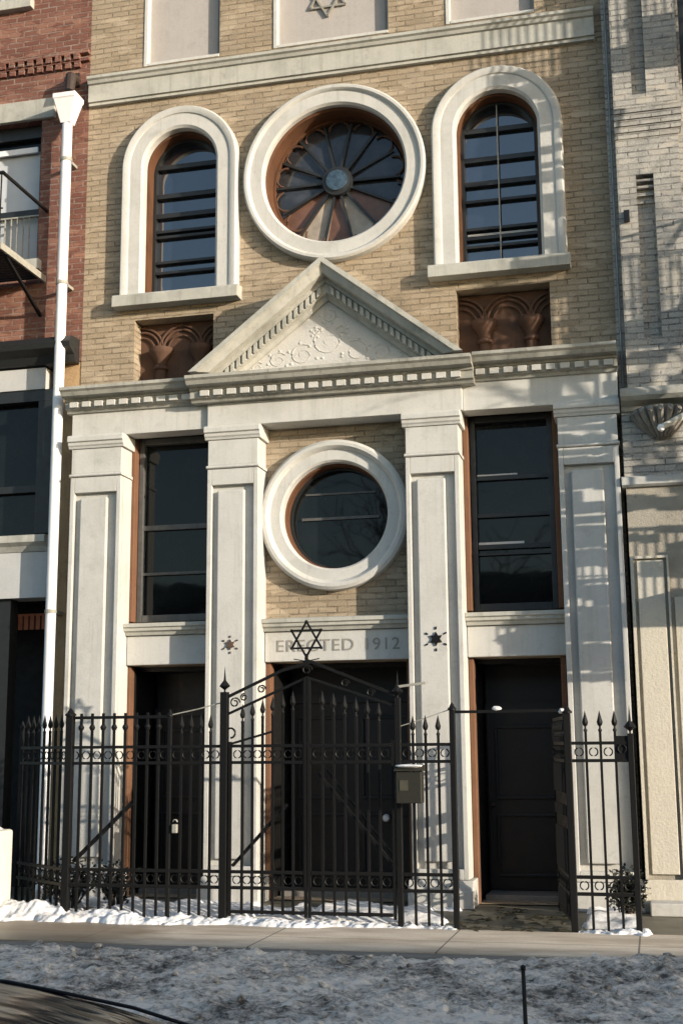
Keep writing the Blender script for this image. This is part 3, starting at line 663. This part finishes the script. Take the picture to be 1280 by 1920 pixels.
PR('wall', plate([(3.802,5.14),(9.0,5.14),(9.0,14),(3.802,14)], [rect(3.88,5.0,5.6,7.75), rect(3.88,5.0,8.1,11.8), rect(6.2,7.4,5.6,7.75), rect(6.2,7.4,8.1,11.8)], -.10, .2), M['greybrick'])
for x0, x1, z0, z1 in ((3.88,5.0,5.6,7.75),(3.88,5.0,8.1,11.8),(6.2,7.4,5.6,7.75),(6.2,7.4,8.1,11.8)):
    f = PR('window_frame', MB().box(x0,x0+.08,0,.15,z0,z1).box(x1-.08,x1,0,.15,z0,z1).box(x0+.081,x1-.081,0,.15,z1-.08,z1).box(x0+.081,x1-.081,0,.15,z0,z0+.08), M['darkframe'])
    PR('pane', MB().box(x0+.07,x1-.07,.09,.10,z0+.05,z1-.05), M['skyglass'], f)
PR('rear_wall', MB().box(3.065,9,.21,13,-.01,13.9), M['darkbrick'])
PR('party_joint', MB().box(3.062,3.148,-.10,.205,4.25,13.9), M['greybrick'])
PR('conduit', MB().tube([(3.105,-.14,z) for z in (4.3,6,8,10,12)], .011, 8), M['zinc'], smooth=True)
PR('conduit_box', MB().box(3.20,3.26,YF-.05,YF-.001,6.98,7.10), M['black'])
PR('ledge', MB().prof_x(3.075, 9, [(.2,4.92),(-.30,4.92),(-.33,4.96),(-.43,5.0),(-.47,5.04),(-.47,5.09),(-.43,5.135),(.2,5.138)]), M['cornice'])
PR('belt_wall', MB().box(3.075,9,YF,.2,4.245,4.918), M['greybrick'])
# carved foliage bracket
br = PR('carved_bracket', MB().lathe([(0,-.32),(.05,-.31),(.10,-.25),(.17,-.16),(.235,-.07),(.26,0)], (3.46,YF,4.92), 'z', 20), M['soot'], smooth=True)
q = MB()
for k in range(9):
    a = PI + PI*(k+.5)/9; dx_, dy_ = math.cos(a), math.sin(a)
    q.tube([(3.46+dx_*r, YF+dy_*r, 4.92+h) for r, h in ((.08,-.29),(.15,-.20),(.23,-.11),(.29,-.03),(.31,-.07))], [.012,.032,.036,.03,.01], 7)
for k in range(7):
    a = PI + PI*(k+1)/8; dx_, dy_ = math.cos(a), math.sin(a)
    q.tube([(3.46+dx_*r, YF+dy_*r, 4.92+h) for r, h in ((.20,-.02),(.27,-.055),(.25,-.10),(.21,-.085))], [.02,.022,.018,.008], 6)
PR('carved_leaves', q, M['soot'], br, smooth=True)
PR('stone_course', MB().prof_x(3.045, 9, [(.2,4.13),(-.31,4.13),(-.34,4.15),(-.34,4.225),(-.30,4.242),(.2,4.242)]), M['stone'])
PR('rendered_wall', MB().box(3.085,9,YF-.005,.2,-.01,4.128), M['roughgrey'])
q = MB(); x0, x1 = 3.09, 3.46
q.box(x0,x0+.03,YF-.045,YF-.006,.30,3.42).box(x1-.02,x1,YF-.045,YF-.006,.30,3.42).box(x0+.031,x1-.021,YF-.045,YF-.006,3.395,3.42)
pp = PR('panel_pilaster', q, M['cream'])
PR('panel_face', MB().box(x0+.06,x1-.0505,YF-.038,YF-.006,.34,3.375), M['cream'], pp, bevel=.006)
PR('side_panel', MB().box(3.50,9,YF-.03,YF-.006,.34,3.0), M['cream'])
PR('base_course', MB().box(3.075,9,YF-.09,YF-.047,-.01,.295), M['cream'], bevel=.01)
PR('base_step', MB().box(3.12,9,YF-.35,YF-.092,-.01,.11), M['stone'], bevel=.012)
# flag pole that reaches in from the right
fp = thing('flag_pole', 'pale wooden pole with white ball tip slanting over the right building', 'flag pole', (4.3,-.28,5.1))
kids(MB().tube([(4.45,YF,5.16),(3.95,-.45,4.92),(3.47,-.62,4.66)], [.05,.045,.03], 12).build('shaft', M['cream'], smooth=True), fp)
kids(MB().lathe([(0,-.04),(.028,-.028),(.04,0),(.028,.028),(0,.04)], (3.455,-.625,4.65), 'z', 16).build('ball_tip', M['knob'], smooth=True), fp)
# fire escape further along the grey building (outside the picture, throws the barred shadows)
F2 = thing('fire_escape', 'black iron fire escape with stair on the grey brick building beyond the right edge', 'fire escape', (6,0,4))
for z in (3.2, 6.1, 9.2, 12.0): fire_escape(F2, 4.30, 7.6, -1.35, z, .95, 'iron', dx=.10)
for z in (3.2, 6.1, 9.2):
    q = MB(); h = 2.85
    for k in range(13):
        t = k/12.; q.box(5.0+t*1.9, 5.22+t*1.9, -.95, -.45, z+t*h, z+t*h+.02)
    q.bar((5.0,-.95,z),(6.9,-.95,z+h),.03,.10).bar((5.0,-.45,z),(6.9,-.45,z+h),.03,.10)
    q.bar((5.0,-.95,z+.85),(6.9,-.95,z+h+.85),.025)
    PF('stair_flight', q, M['iron'], F2)

rnd = random.Random(21)
for (x0, x1, z0, z1, miss) in ((4.40,5.10,2.62,6.05,.10),(4.40,5.35,6.15,9.4,.40),(5.15,6.6,3.3,6.05,.6),(5.2,6.4,9.5,11.9,.5)):  # unseen slat screens, added to shade the end pilaster and grey pier
    q = MB(); z = z0
    while z < z1:
        x = x0; hgt = rnd.uniform(.04,.16)
        while x < x1-.02:
            w = min(rnd.uniform(.12,.5), x1-x); t = rnd.uniform(-.012,.03)
            if rnd.random() > miss: q.bar((x,-1.378,z+hgt/2), (x+w-.003,-1.378,z+hgt/2+t), .012, hgt)
            x += w
        z += hgt+rnd.choice((-.01,-.005,.0,.012,.02))
    q.box(x0+.02,x0+.06,-1.371,-1.358,z0,z1); q.box(x1-.06,x1-.02,-1.371,-1.358,z0,z1)
    PF('shadow_screen', q, M['bark'], F2)

# ------------------------------------------------------------------ iron fence
YB = -1.80
FENCE = []
def picket_mesh(h, spear=True, collar=None, w=.017):
    m = MB().box(-w/2, w/2, -w/2, w/2, .0, h)
    return m
pk_cache = {}
def spear_mb(r=.026, L=.17):
    return MB().lathe([(.010,-.02),(.017,-.01),(.017,.0),(.009,.012),(.009,.03),(.020,.04),(r,.065),(.012,.12),(.0,L)], (0,0,0), 'z', 8)
def spear(parent_picket, x, y, z, big=False):
    key = 'b' if big else 's'
    if key not in pk_cache: pk_cache[key] = spear_mb(.046 if big else .027, .26 if big else .17).build('spear_tip', M['iron'], smooth=True); o = pk_cache[key]
    else: o = pk_cache[key].copy(); COL.objects.link(o)
    o.location = (x, y, z); o.parent = parent_picket; return o
def iron_panel(root, a, b, n, top, rails, posts=(), spears=True, bottom=.0, rings=True, ztop=None, balls=False):
    """a,b plan points, n pickets between; everything built in world space"""
    a = Vector((*a, 0)); b = Vector((*b, 0)); d = b-a
    base = None
    for i in range(n):
        t = (i+1)/(n+1); p = a+d*t; h = (ztop(t) if ztop else top)
        o = MB().box(p.x-.011, p.x+.011, p.y-.011, p.y+.011, bottom, h).build('picket', M['iron']); kids(o, root)
        if spears:
            s = spear_mb().build('spear_tip', M['iron'], smooth=True)
            for v in s.data.vertices: v.co += Vector((p.x, p.y, h-.005))
            s.parent = o
        if balls:
            s = MB().lathe([(0,-.032),(.02,-.024),(.03,0),(.02,.024),(0,.032)], (p.x, p.y, 1.765), 'z', 10).build('ball_collar', M['iron'], smooth=True); s.parent = o
    for z in rails:
        kids(MB().bar(a+Vector((0,0,z)), b+Vector((0,0,z)), .034, .028).build('rail', M['iron']), root)
    if rings:
        for z in (1.505, .38):
            q = MB()
            for i in range(n+1):
                t = (i+.5)/(n+1); p = a+d*t; rr = .036; dd = d.normalized()
                q.tube([(p.x+dd.x*rr*math.cos(2*PI*k/12), p.y+dd.y*rr*math.cos(2*PI*k/12), z+rr*math.sin(2*PI*k/12)) for k in range(13)], .0065, 5, False)
            kids(q.build('ring_ornaments', M['iron'], smooth=True), root)
def post(root, x, y, h, w=.05, tip='cap', base=-.01):
    o = MB().box(x-w/2, x+w/2, y-w/2, y+w/2, base, h).build('post', M['iron'], bevel=.004); kids(o, root)
    if tip == 'spear':
        s = spear_mb(.055, .26).build('spear_tip', M['iron'], smooth=True)
        for v in s.data.vertices: v.co += Vector((x, y, h-.01))
    else:
        s = MB().lathe([(w*.75,0),(w*.8,.015),(w*.5,.03),(w*.35,.05),(0,.075)], (x, y, h), 'z', 10).build('post_cap', M['iron'], smooth=True)
    s.parent = o; return o
RZ = (1.58, 1.43, .45, .31)
f1 = thing('iron_fence', 'short black iron fence return at the far left end by the stoop wall', 'fence', (-2.6,-1.5,0), 'iron fence panels before the temple')
iron_panel(f1, (-3.02,-1.22), (-2.25,YB), 7, 1.74, RZ)
post(f1, -3.03, -1.21, 1.78, .035)
f2 = thing('iron_fence', 'black iron fence panel with flat top bar and ball collars, left of the gate', 'fence', (-1.7,YB,0), 'iron fence panels before the temple')
post(f2, -2.22, YB, 1.88, .07)
iron_panel(f2, (-2.22,YB), (-1.20,YB), 8, 1.90, RZ+(1.86,), spears=False, balls=True)
kids(MB().bar((-2.16,YB+.03,.52),(-1.56,YB+.03,1.08),.05,.03).build('brace', M['iron']), f2)
post(f2, -1.20, YB, 1.86, .036)
f3 = thing('iron_fence', 'black iron fence panel with spear tips between the thin post and the tall gate post', 'fence', (-.9,YB,0), 'iron fence panels before the temple')
iron_panel(f3, (-1.18,YB), (-.70,YB), 4, 1.72, RZ)
post(f3, -.66, YB, 2.08, .07, 'spear')
kids(MB().box(-1.155,-1.105,YB-.04,YB+.02,.79,.87).lathe([(.018,-.01),(.026,-.01),(.026,.01),(.018,.01)],(-1.13,YB-.01,.89),'y',12,0,PI).build('padlock', M['steel'], bevel=.01), f3)
# gate leaves
def leaf(root, xa, xb, rise, brace):
    st_ = MB().box(xa-.013, xa+.013, YB-.015, YB+.015, .06, 1.60+rise(0)).build('stile', M['iron']); kids(st_, root)
    st_ = MB().box(xb-.013, xb+.013, YB-.015, YB+.015, .06, 1.60+rise(1)).build('stile', M['iron']); kids(st_, root)
    iron_panel(root, (xa+.02,YB), (xb-.02,YB), 6, 1.8, RZ+(.10,), ztop=lambda t: 1.78+.16*min(1, rise(t)/.6), bottom=.08)
    kids(MB().bar((brace[0],YB+.03,brace[1]),(brace[2],YB+.03,brace[3]),.05,.025).build('brace', M['iron']), root)
g1 = thing('iron_gate', 'closed left leaf of the black iron gate under the star arch', 'gate', (-.62,YB,0), 'iron gate leaves')
leaf(g1, -.60, .122, lambda t: .02+.58*t, (-.58,.50,-.06,1.05))
kids(MB().bar((-.60,YB,1.60),(-.19,YB,1.71),.02).tube([(-.60+.045*math.cos(R(t)), YB, 1.70+.045*math.sin(R(t))) for t in range(-90,200,20)], .010, 6).build('scroll_bar', M['iron']), g1)
g2 = thing('iron_gate', 'closed right leaf of the black iron gate beside the mailbox', 'gate', (.97,YB,0), 'iron gate leaves')
leaf(g2, .158, .94, lambda t: .60-.58*t, (.24,1.33,.92,.53))
kids(MB().bar((.30,YB+.03,1.38),(.93,YB+.03,.60),.02).build('brace', M['iron']), g2)
ov = thing('gate_arch', 'black iron overthrow with six pointed star above the gate', 'gate arch', (.14,YB,2.0))
kids(MB().bar((-.64,YB,2.03),(-.10,YB,2.27),.026).bar((-.10,YB,2.27),(.14,YB,2.33),.026).bar((.14,YB,2.36),(.96,YB,2.03),.026).build('upper_bar', M['iron']), ov)
kids(MB().bar((-.64,YB,1.87),(-.10,YB,2.10),.022).bar((-.10,YB,2.10),(.14,YB,2.20),.022).bar((.14,YB,2.20),(.96,YB,1.93),.022).build('lower_bar', M['iron']), ov)
for cx, cz, r_, a0 in ((-.56,1.98,.05,0),(-.47,2.03,.035,90),(-.30,2.10,.04,0),(.50,2.14,.04,0),(.74,2.05,.04,0),(.14,2.27,.05,0)):
    kids(MB().tube([(cx+r_*(1-k/26)*math.cos(R(a0+k*28)), YB, cz+r_*(1-k/26)*math.sin(R(a0+k*28))) for k in range(18)], .008, 5).build('scroll', M['iron'], smooth=True), ov)
q = MB(); sc = (.135, 2.555); r0 = .165
for a0 in (90, 270):
    t = [(sc[0]+r0*math.cos(R(a0+120*k)), sc[1]+r0*math.sin(R(a0+120*k))) for k in range(3)]
    for k in range(3): q.bar((t[k][0], YB+(.004 if a0 == 90 else -.004), t[k][1]), (t[(k+1)%3][0], YB+(.004 if a0 == 90 else -.004), t[(k+1)%3][1]), .017)
    for k in range(3): q.lathe([(0,-.014),(.014,-.008),(.014,.008),(0,.014)], (t[k][0], YB, t[k][1]), 'y', 8)
q.bar((.135,YB,2.30),(.135,YB,2.42),.028)
for k in range(5):
    a = R(200+35*k); q.bar((.135+.02*math.cos(a),YB,2.36+.02*math.sin(a)),(.135+.13*math.cos(a),YB,2.37+.05*math.sin(a)+.02),.009)
kids(q.build('star_finial', M['iron']), ov)
kids(MB().tube([(-1.19,YB,1.875),(-.93,YB,1.925),(-.68,YB,1.985)], .006, 6).build('stay_wire', M['steel']), f3)
f4 = thing('iron_fence', 'black iron fence panel with two spears between gate and open doorway', 'fence', (1.25,YB,0), 'iron fence panels before the temple')
post(f4, .99, YB, 2.0, .05, 'spear')
kids(MB().bar((1.0,YB,2.10),(1.25,YB,2.13),.022).build('stub_bar', M['steel']), f4)
iron_panel(f4, (1.01,YB), (1.47,YB), 3, 1.68, RZ)
post(f4, 1.485, YB, 1.88, .05)
kids(MB().tube([(1.47,YB,1.89),(1.2,YB,1.80),(1.01,YB,1.745)], .005, 6).build('stay_wire', M['steel']), f4)
f5 = thing('door_bar', 'thin black bar spanning the open gateway with a clump of snow on it', 'bar', (2,YB,1.86))
kids(MB().bar((1.51,YB,1.865),(2.46,YB,1.865),.026).build('crossbar', M['iron']), f5)
def lump(c, r):
    m = MB(); bm = bmesh.new(); bmesh.ops.create_icosphere(bm, subdivisions=2, radius=1)
    for v in bm.verts:
        k = 1+.25*noise.noise(v.co*2.2+Vector(c)*7)
        v.co = Vector((c[0]+v.co.x*r[0]*k, c[1]+v.co.y*r[1]*k, c[2]+v.co.z*r[2]*k))
    bm.verts.index_update(); m.add([v.co[:] for v in bm.verts], [[v.index for v in f.verts] for f in bm.faces]); bm.free(); return m
kids(lump((1.885,YB,1.89), (.045,.025,.022)).build('snow_clump', M['snow'], smooth=True), f5)
g3 = thing('iron_gate', 'side gate leaf of black iron standing open, seen nearly edge on', 'gate', (2.49,YB,0), 'iron gate leaves')
post(g3, 2.50, YB, 1.84, .06)
A_, B_ = (2.48,YB), (2.315,-.85)
iron_panel(g3, A_, B_, 8, 1.66, RZ+(1.80,.10), bottom=.08)
kids(MB().box(B_[0]-.02,B_[0]+.02,B_[1]-.02,B_[1]+.02,.05,1.80).build('stile', M['iron']), g3)
q = MB()
for z in (.9,1.1): q.bar((A_[0],A_[1],z),(B_[0],B_[1],z),.02,.10)
kids(q.build('lock_plate', M['iron']), g3)
kids(lump((2.46,YB,1.86), (.04,.03,.025)).build('snow_clump', M['snow'], smooth=True), g3)
f6 = thing('iron_fence', 'black iron fence panel with three spears at the right end beside the cream base', 'fence', (2.8,YB,0), 'iron fence panels before the temple')
iron_panel(f6, (2.53,YB), (3.03,YB), 3, 1.70, RZ)
post(f6, 3.035, YB, 1.66, .05, 'spear')
kids(MB().box(2.90,3.02,YB-.01,YB+.015,1.42,1.64).tube([(2.96+.035*math.cos(R(30*k)),YB-.015,1.53+.035*math.sin(R(30*k))) for k in range(13)],.009,5).build('lock_box', M['iron'], bevel=.004), f6)
# mailbox on the fence
mbx = thing('mailbox', 'olive mailbox with pale label and snow on its lid beside the gate', 'mailbox', (1.11,-1.75,1.06))
kids(MB().box(.995,1.225,-1.97,-1.835,1.07,1.345).build('box', M['olive'], bevel=.008), mbx)
kids(MB().prof_x(.98,1.24,[(-1.83,1.348),(-1.99,1.348),(-1.99,1.36),(-1.90,1.395),(-1.83,1.40)]).build('lid', M['olive'], bevel=.004), mbx)
kids(MB().box(1.03,1.105,-1.975,-1.9705,1.18,1.27).build('card_label', M['paper']), mbx)
kids(lump((1.10,-1.915,1.392), (.13,.085,.018)).build('snow_cover', M['snow'], smooth=True), mbx)
# pail, shrubs, litter in the areaway
def shrub(name, c, r, n, label, berries=False, seed=1):
    rnd = random.Random(seed); t = thing(name, label, 'shrub', (c[0],c[1],0), 'shrubs behind the fence')
    st_ = MB(); lf = MB()
    for k in range(26):
        a = rnd.uniform(0, 2*PI); el = rnd.uniform(.15, 1.4); L_ = rnd.uniform(.6, 1)
        tip = Vector((c[0]+r[0]*L_*math.cos(a)*math.cos(el), c[1]+r[1]*L_*math.sin(a)*math.cos(el), c[2]+r[2]*L_*math.sin(el)))
        base = Vector((c[0]+.04*math.cos(a), c[1]+.04*math.sin(a), -.01)); mid = (base+tip)/2+Vector((rnd.uniform(-.04,.04),rnd.uniform(-.04,.04),.05))
        st_.tube([base, mid, tip], [.008,.006,.003], 5)
        for j in range(n):
            u = rnd.uniform(.35, 1.05); p = mid.lerp(tip, (u-.5)*2) if u > .5 else base.lerp(mid, u*2)
            p = p+Vector((rnd.gauss(0,.03), rnd.gauss(0,.03), rnd.gauss(0,.03)))
            d = Vector((rnd.gauss(0,1), rnd.gauss(0,1), rnd.gauss(0,.7))).normalized()*rnd.uniform(.035,.06); s2 = d.cross(Vector((rnd.gauss(0,1),rnd.gauss(0,1),1))).normalized()*d.length*.3
            lf.add([p, p+d*.5+s2, p+d, p+d*.5-s2], [(0,1,2,3)])
    kids(st_.build('stems', M['bark']), t); kids(lf.build('leaves', M['leaf']), t); return t
shrub('shrub', (-2.55,-.95,.12), (.50,.32,.42), 34, 'dark evergreen shrub in the areaway behind the left end of the fence', seed=3)
shrub('shrub', (-1.98,-1.15,.10), (.26,.22,.40), 26, 'smaller dark shrub behind the ball collar fence panel', seed=8)
shrub('shrub', (2.90,-.95,.12), (.22,.2,.34), 44, 'dark leafy shrub behind the right end fence panel', seed=5)
q = MB(); rnd = random.Random(4)
for k in range(70):
    x, y = rnd.uniform(1.45,2.45), rnd.uniform(-1.95,-.35); a = rnd.uniform(0,PI); s = rnd.uniform(.03,.09)
    dx_, dy_ = math.cos(a)*s, math.sin(a)*s
    q.add([(x-dx_,y-dy_,.0),(x+dy_*.5,y-dx_*.5,.02),(x+dx_,y+dy_,.006),(x-dy_*.5,y+dx_*.5,.012)], [(0,1,2,3)])
lt = q.build('leaf_litter', M['trampled']); lt['kind'] = 'stuff'; tag(lt, 'wet dark leaf litter scattered in front of the open right doorway', 'litter')

# ------------------------------------------------------------------ street side: car, trees, houses opposite
car = thing('parked_car', 'dark glossy car parked in the foreground at the lower left, only its roof showing', 'car', (1.9,-11.95,-.15))
def car_body():
    # loft of cross sections along x (front of the car to +x); local z from the road
    z0 = -.15; yc = -11.83
    st = [ # x, half width at belt, belt z, roof z, roof half width
        (-.62,.78,.72,.72,.70),(-.50,.84,.86,.90,.76),(.10,.86,.92,1.00,.74),(.35,.86,.93,1.06,.70),(.75,.865,.94,1.26,.675),(1.10,.87,.94,1.325,.67),(1.60,.87,.94,1.345,.67),(1.95,.87,.94,1.342,.67),(2.20,.87,.935,1.330,.67),(2.42,.865,.93,1.290,.67),(2.60,.86,.925,1.225,.68),(3.12,.855,.915,.955,.74),(3.30,.85,.90,.93,.75),(3.80,.82,.82,.85,.74),(4.05,.74,.66,.68,.66)]
    vs = []; fs = []; n = 0
    for (x, hb, zb, zr, hr) in st:
        sec = []
        k = min(1, max(0, (zr-zb)/.35))
        half = [(hb-.03,.20),(hb,.42),(hb+.012,.62),(hb,zb)] + [(hb*(1-t)+hr*t, zb+(zr-.055*k-zb)*t) for t in (.33,.66,1)] + [(hr-.07,zr-.018*k),(hr-.22,zr),(hr*.35,zr+.008*k)]
        half = [(a, min(b, zr+.008)) for a, b in half]
        sec = [(x, yc-a, z0+b) for a, b in half] + [(x, yc+a, z0+b) for a, b in reversed(half)]
        n = len(sec); vs += sec
    for j in range(len(st)-1):
        for i in range(n):
            a, b = j*n+i, j*n+(i+1) % n; fs.append((a, b, b+n, a+n))
    fs += [tuple(range(n)), tuple(reversed(range((len(st)-1)*n, len(st)*n)))]
    return MB().add(vs, fs)
cbod = car_body().build('body', M['car'], smooth=True, angle=60); sd = cbod.modifiers.new('sub', 'SUBSURF'); sd.levels = 2; sd.render_levels = 2
for v in cbod.data.vertices: v.co.z = -.15+(v.co.z+.15)*1.02
kids(cbod, car)
yc = -11.83
ws = MB()
for (xa, za_, ha), (xb, zb_, hb) in (((2.46,1.115,.60),(3.08,.82,.70)),):
    ws.add([(xa,yc-ha,za_),(xa,yc+ha,za_),(xb,yc+hb,zb_),(xb,yc-hb,zb_)], [(0,1,2,3)])
def glasspane(name, pts):
    o = MB().add(pts, [tuple(range(len(pts)))]).build(name, M['skyglass']); s = o.modifiers.new('solid','SOLIDIFY'); s.thickness = .006; s.offset = 0; return kids(o, car)
glasspane('windscreen', [(2.50,yc-.58,1.115),(2.50,yc+.58,1.115),(3.08,yc+.68,.845),(3.08,yc-.68,.845)])
for s in (-1, 1):
    glasspane('side_window', [(.80,yc+s*.855,.83),(1.58,yc+s*.866,.83),(1.58,yc+s*.70,1.10),(1.0,yc+s*.71,1.06)])
    glasspane('side_window', [(1.66,yc+s*.866,.83),(2.82,yc+s*.866,.82),(2.36,yc+s*.70,1.09),(1.66,yc+s*.70,1.10)])
    # black roof mouldings
    kids(MB().tube([(x, yc+s*hw, z*1.02-.15) for x, hw, z in ((.78,.575,1.25),(1.10,.557,1.305),(1.60,.557,1.325),(1.95,.557,1.322),(2.08,.557,1.319),(2.20,.557,1.312),(2.31,.557,1.297),(2.42,.559,1.28),(2.52,.566,1.254),(2.62,.585,1.212),(3.05,.66,1.0))], .003, 8).build('roof_moulding', M['rubber'], smooth=True), car)
    for x in (.35, 3.18):
        w = kids(MB().lathe([(.0,-.02),(.19,-.02),(.20,-.10),(.30,-.11),(.32,-.08),(.32,.07),(.30,.10),(.19,.10),(0,.09)], (x, yc+s*.79, .17), 'y', 32).build('wheel', M['rubber'], smooth=True), car)
        rm = MB().lathe([(0,s*.115),(.05,s*.12),(.09,s*.105),(.17,s*.11),(.185,s*.10)], (x, yc+s*.79, .17), 'y', 24).build('rim', M['chrome'], smooth=True); rm.parent = w; rm.matrix_parent_inverse = w.matrix_world.inverted() if False else Matrix.Identity(4)
    kids(MB().box(4.02,4.07,yc+s*.58-.14,yc+s*.58+.14,.42,.53).build('headlight', M['lamp'], bevel=.02), car)
    kids(MB().box(-.64,-.60,yc+s*.60-.13,yc+s*.60+.13,.45,.60).build('tail_light', M['orange'], bevel=.02), car)
kids(MB().box(4.0,4.14,yc-.72,yc+.72,.22,.38).build('bumper', M['rubber'], bevel=.04), car)
kids(MB().tube([(3.03,-11.14,.74),(3.026,-11.12,.95),(3.02,-11.10,1.205)], [.006,.0045,.0035], 6).lathe([(.018,0),(.012,.03),(.006,.05)], (3.03,-11.14,.73), 'z', 10).lathe([(0,-.006),(.0045,-.003),(.0045,.003),(0,.006)], (3.02,-11.10,1.207), 'z', 10).build('antenna', M['rubber'], smooth=True), car)

def bare_tree(label, x, y, h, seed, spread=1.0, r=.14, depth=5):
    rnd = random.Random(seed); t = thing('street_tree', label, 'tree', (x,y,0)); tr = MB(); cr = MB()
    def grow(mb, p, d, L_, r_, lv):
        pts = [p]; rr = [r_]; q = p
        for i in range(3):
            d = (d+Vector((rnd.gauss(0,.12), rnd.gauss(0,.12), rnd.gauss(.03,.08)))).normalized(); q = q+d*L_/3; pts.append(q); rr.append(r_*(1-.13*(i+1)))
        mb.tube(pts, rr, 8 if lv < 2 else 5)
        if lv < depth:
            for k in range(rnd.choice((2,3,3)) if lv else 4):
                a = rnd.uniform(0, 2*PI); tilt = rnd.uniform(.35,.8)*spread
                u = d.orthogonal().normalized(); v = d.cross(u)
                nd = (d*math.cos(tilt)+(u*math.cos(a)+v*math.sin(a))*math.sin(tilt)).normalized()
                grow(cr, pts[-1] if k else pts[2], nd, L_*rnd.uniform(.6,.8), r_*.58, lv+1)
    grow(tr, Vector((0,0,-.1)), Vector((0,0,1)), h, r, 0)
    a = tr.build('trunk', M['bark'], smooth=True); b = cr.build('branches', M['bark'], smooth=True)
    a.parent = t; b.parent = t; return t
bare_tree('bare street tree on the near pavement beyond the right edge', 10.2, -3.0, 3.4, 11, .72, .11, 6)
bare_tree('bare street tree on the opposite pavement, mirrored in the windows', -.6, -15.0, 3.2, 5)

def row_house(label, x0, x1, y, h, m, cols, storeys):
    t = thing('brick_row_house', label, 'building', ((x0+x1)/2, y, 0), 'houses across the street')
    kids(MB().box(x0, x1, y-11, y, -.3, h).build('wall', m), t)
    kids(MB().prof_x(x0, x1, [(y+.0,h-.45),(y+.2,h-.35),(y+.4,h-.1),(y+.4,h+.02),(y,h+.06)]).build('cornice', M['cornice']), t)
    w = (x1-x0)/cols
    for s in range(storeys):
        for c in range(cols):
            xc = x0+w*(c+.5); z = 1.0+s*(h-1.2)/storeys
            f = kids(MB().box(xc-.55,xc+.55,y+.002,y+.05,z,z+1.7).build('window', M['whitepaint']), t)
            p = MB().box(xc-.47,xc+.47,y+.051,y+.056,z+.08,z+1.6).build('pane', M['glass']); p.parent = f
            p.matrix_parent_inverse = f.matrix_parent_inverse.copy()
            if True:
                p.matrix_parent_inverse = Matrix.Identity(4)
row_house('low brown brick house facing the temple across the street', -9, 14, -16.6, 5.6, M['darkbrick'], 8, 2)
row_house('low grey brick house across the street towards the low sun', 14.02, 34, -16.6, 5.6, M['redbrick'], 7, 2)

# ------------------------------------------------------------------ camera, sun, sky
cam = bpy.data.cameras.new('Camera'); co = bpy.data.objects.new('Camera', cam); COL.objects.link(co); S.camera = co
f_, pitch, yaw, roll = 2384.2, .183066, .236764, -.0080356
fw = Vector((-math.sin(yaw)*math.cos(pitch), math.cos(yaw)*math.cos(pitch), math.sin(pitch)))
r_ = Vector((math.cos(yaw), math.sin(yaw), 0)); u_ = r_.cross(fw)
r2 = r_*math.cos(roll)+u_*math.sin(roll); u2 = -r_*math.sin(roll)+u_*math.cos(roll)
co.matrix_world = Matrix(((r2.x,u2.x,-fw.x,3.24658),(r2.y,u2.y,-fw.y,-13.2630),(r2.z,u2.z,-fw.z,1.56),(0,0,0,1)))
cam.sensor_fit = 'VERTICAL'; cam.sensor_height = 36; cam.lens = f_*36/1920; cam.clip_end = 3000; cam.clip_start = .05

SUN = Vector((2.0,-1.0,.42)).normalized()
sl = bpy.data.lights.new('Sun', 'SUN'); sl.energy = 3.6; sl.angle = R(.5); sl.color = (1,.89,.75)
so = bpy.data.objects.new('Sun', sl); COL.objects.link(so); so.rotation_euler = SUN.to_track_quat('Z','Y').to_euler()
W = bpy.data.worlds.new('World'); S.world = W; W.use_nodes = True; nt = W.node_tree
sky = nt.nodes.new('ShaderNodeTexSky'); sky.sky_type = 'NISHITA'; sky.sun_disc = False; sky.dust_density = .9; sky.ozone_density = 1.3
sky.sun_elevation = math.asin(SUN.z); sky.sun_rotation = math.atan2(SUN.x, SUN.y)
nt.links.new(sky.outputs[0], nt.nodes['Background'].inputs[0]); nt.nodes['Background'].inputs[1].default_value = .15
S.view_settings.view_transform = 'Standard'; S.view_settings.look = 'None'; S.view_settings.gamma = 1; S.view_settings.exposure = .93
